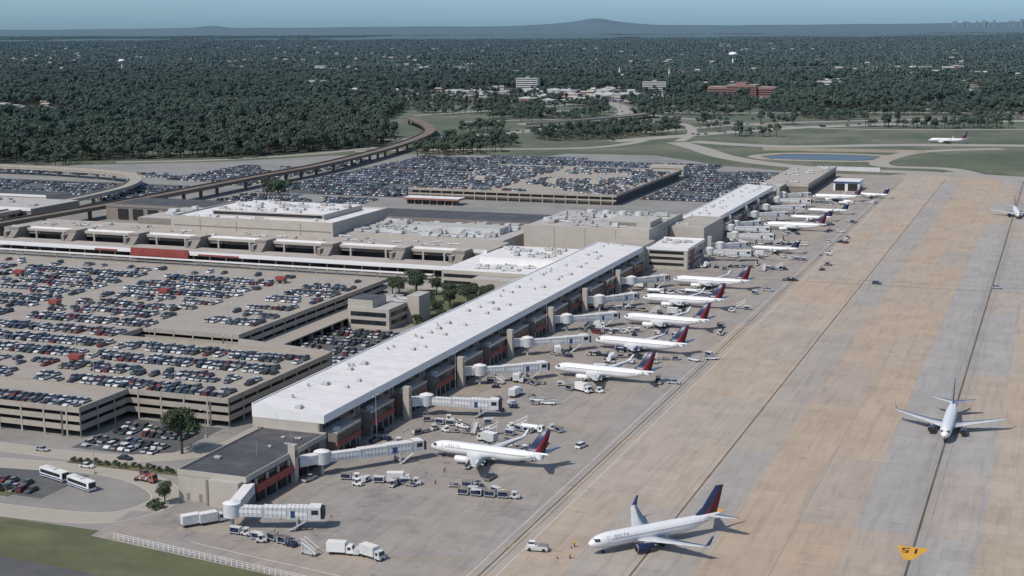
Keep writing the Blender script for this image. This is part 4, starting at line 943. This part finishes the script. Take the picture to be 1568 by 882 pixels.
sheet('surface_car_park',rect(-600,-300,905,985),.03,'pave'); sheet('surface_car_park',rect(-600,-290,1186,1300),.03,'asph'); sheet('surface_car_park',rect(-600,-470,986,1185),.03,'asph'); sheet('surface_car_park',rect(-295,-225,1030,1250),.031,'asph')
sheet('surface_car_park',rect(-880,-640,900,1010),.03,'asph')
C=rows(-463,-302,993,1178,.68,16.8,gaps=((-400,-390),)); C=[c for c in C if lown(np.array([c[0]]),np.array([c[1]]),30,1)[0]>-.3]; scatter_cars('parked_cars',C,7.0)
C=rows(-596,-474,990,1182,.92)+rows(-596,-480,925,982,.7)+rows(-596,-292,1188,1298,.9)+rows(-293,-227,1032,1248,.9)+rows(-878,-642,902,1008,.9)+rows(-660,-622,1020,1260,.9)+rows(-530,-430,1300,1338,.9)+rows(-950,-700,1055,1085,.8)+rows(-720,-640,1040,1180,.8)
C=[c for c in C if lown(np.array([c[0]]),np.array([c[1]]),24,2)[0]>-.62]
scatter_cars('parked_cars',C,.035)
mb=MB(); mb.box(-452,-408,952,966,3.6,5,'brick','roofw')
for x in range(-450,-408,6): mb.box(x,x+.5,954,964,0,3.6,'beige'); mb.box(x+1.5,x+3,957,961,0,2.6,'taupe')
mb.obj('toll_plaza')
mb=MB(); mb.box(-330,-300,1185,1200,0,10,'beige','rooft'); mb.box(-328,-302,1184.8,1184.99,3,8,'dkglass'); mb.obj('garage_stair_block')
mb=MB()
for i,(x0,x1,y0,h) in enumerate(((-600,-565,2535,17),(-565,-512,2528,21),(-512,-478,2535,17))):
    mb.box(x0,x1-.01,y0,y0+40,0,h,'brick','tan')
    for z in range(3,h-2,4): mb.box(x0+1,x1-1,y0-.15,y0-.01,z,z+1.8,'dkglass')
mb.box(-548,-530,2530,2560,21,25,'brick'); mb.obj('brick_office_building')
for i in range(46):
    x=U(-1080,-640); y=U(2200,2600)
    if i<14: x=U(-900,-640); y=U(2380,2600)
    w=U(18,60);l=U(14,26);h=U(5,10); mb=MB(); mb.box(-w/2,w/2,-l/2,l/2,0,h,random.choice(('tan','farw','brick')),'farw'); mb.box(-w/2+1,w/2-1,-l/2-.2,-l/2-.01,1,3,'dkglass')
    mb.box(-w/2-.2,w/2+.2,-l/2-.3,-l/2-.21,h-1.2,h+.5,'farw'); mb.box(-w/5,w/6,-l/4,l/4,h,h+1.5,'hvac'); mb.obj('commercial_building',(x,y,0))
for x,y,h in((-720,2620,22),(-980,2640,26),(-420,2760,20),(-1420,2600,20)):
    mb=MB(); mb.box(-22,22,-8,8,0,h,'farw','tan')
    for z in range(3,h-2,4): mb.box(-21,21,-8.15,-8.01,z,z+1.6,'dkglass')
    mb.box(-4,4,-4,4,h,h+3,'tan'); mb.obj('hotel_building',(x,y,0))
sheet('surface_car_park',rect(-860,-640,2300,2370),.09,'asph'); scatter_cars('parked_cars',rows(-858,-642,2302,2368,.85),.1)
for cx_,cy_,rx,ry in clear:
    sheet('clearing',[(cx_+rx*.95*math.cos(t*.6283),cy_+ry*.95*math.sin(t*.6283)) for t in range(10)],.02,'field' if cx_!=-1483 else 'pave')
    if rx<35: continue
    for _ in range(4 if cx_!=-880 else 0):
        mb=MB(); w=U(20,55); hh=U(6,11); mb.box(-w/2,w/2,-9,9,0,hh,'farw'); mb.box(-w/2+1,w/2-1,-9.2,-9.01,1,3.5,'dkglass'); mb.box(-w/6,w/7,-3,3,hh,hh+1.4,'tan'); mb.obj('warehouse',(cx_+U(-.6,.6)*rx,cy_+U(-.6,.5)*ry,0))
def wt(x,y,r,h):
    mb=MB(); mb.cyl((0,0,0),(0,0,h-r),r*.2,r*.16,12,'towerw'); n=18
    rg=[[(r*math.cos(a)*math.cos(2*math.pi*i/n),r*math.cos(a)*math.sin(2*math.pi*i/n),h-r*.55+r*.5*math.sin(a)) for i in range(n)] for a in np.linspace(-1.5,1.5,9)]
    mb.loft(rg,'towerw'); mb.obj('water_tower',(x,y,0))
wt(-866,3951,12,50); wt(-2435,3348,9,42)
mb=MB(); mb.box(-8,8,-12,12,0,14,'farw'); mb.box(-2,2,-15,-12,0,20,'farw'); mb.add([(-2,-15,20),(2,-15,20),(2,-12,20),(-2,-12,20),(0,-13.5,33)],[(0,1,4),(1,2,4),(2,3,4),(3,0,4)],'farw'); st_=mb.mesh('church'); place('church',st_,(-830,3150,0)); place('church',st_,(-960,3200,0))
def hill(name,D,p0,p1,hf,z0=-5,n=120,depth=3000,k='ground'):
    mb=MB(); vs=[]
    f=Vector((-.359,.933));r_=Vector((.933,.359))
    for j,(dd,hh) in enumerate(((-depth*.7,0),(-depth*.35,.5),(0,1),(depth,0))):
        for i in range(n+1):
            t=p0+(p1-p0)*i/n; L_=t*D; w=f*(D+dd)+r_*L_; vs.append((w.x,w.y,z0+(hf(t)-z0)*hh))
    m_=n+1; mb.add(vs,[(j*m_+i,j*m_+i+1,(j+1)*m_+i+1,(j+1)*m_+i) for j in range(3) for i in range(n)],k,True); mb.obj(name)
fr=lambda t,a,b_:math.sin(t*a+1)+.6*math.sin(t*b_+2)+.35*math.sin(t*b_*2.7)+.2*math.sin(t*b_*6.1)
gs=lambda t,c,w:math.exp(-((t-c)/w)**2)
hill('hills',12000,-.5,.5,lambda t:30+10*fr(t,9,23),n=240) 
hill('hills',19000,-.5,.5,lambda t:48+10*fr(t+3,11,31),n=240)
hill('distant_mountain',32000,-.55,.55,lambda t:72+7*fr(t+1,8,40)+110*gs(t,.058,.014)+60*gs(t,.037,.024)+50*gs(t,.078,.018)+50*gs(t,-.205,.01)+25*gs(t,.35,.05),n=400)
mb=MB(); f=Vector((-.359,.933));r_=Vector((.933,.359))
for i in range(12):
    t=U(.3,.355); w=f*24000+r_*t*24000; hh=U(105,150); ww=U(15,38); mb.box(w.x-ww,w.x+ww,w.y-20,w.y+20,0,hh,'skyl')
mb.obj('city_skyline')

# ------------------------------------------------------------ light, sky, camera
sd=Vector((-.47,-.88,0)).normalized(); el_=math.radians(50)
sv=Vector((sd.x*math.cos(el_),sd.y*math.cos(el_),math.sin(el_)))
L=bpy.data.lights.new('sun','SUN'); L.energy=3.6; L.angle=math.radians(.6); L.color=(1,.94,.86)
so=bpy.data.objects.new('sun',L); so.rotation_euler=sv.to_track_quat('Z','Y').to_euler(); so.location=(0,0,400); COL.objects.link(so)
w=bpy.data.worlds.new('World'); scene.world=w; w.use_nodes=True; nt=w.node_tree
sk=nt.nodes.new('ShaderNodeTexSky'); sk.sky_type='NISHITA'; sk.sun_disc=False; sk.sun_elevation=el_; sk.sun_rotation=math.atan2(sd.x,sd.y)
sk.air_density=1.0; sk.dust_density=.8; sk.ozone_density=2.0; sk.altitude=200
tcn=nt.nodes.new('ShaderNodeTexCoord'); sp=nt.nodes.new('ShaderNodeSeparateXYZ'); nt.links.new(tcn.outputs['Generated'],sp.inputs[0])
mf=maprange(nt,sp.outputs[2],.0,.35)
tint=mixc(nt,mf,(.44,.70,1.10),(1.05,1.0,.96))
res=mixc(nt,1.0,sk.outputs[0],tint,'MULTIPLY')
bg=nt.nodes['Background']; nt.links.new(res,bg.inputs[0]); bg.inputs[1].default_value=.13
cam=bpy.data.cameras.new('camera'); cam.sensor_width=36; cam.lens=50.5; cam.clip_end=120000; cam.clip_start=1
co=bpy.data.objects.new('camera',cam); COL.objects.link(co)
co.matrix_world=Matrix.Translation((0,0,130))@Matrix.Rotation(math.radians(21.06),4,'Z')@Matrix.Rotation(math.radians(90-10.43),4,'X')@Matrix.Rotation(math.radians(-.4),4,'Z')
scene.camera=co
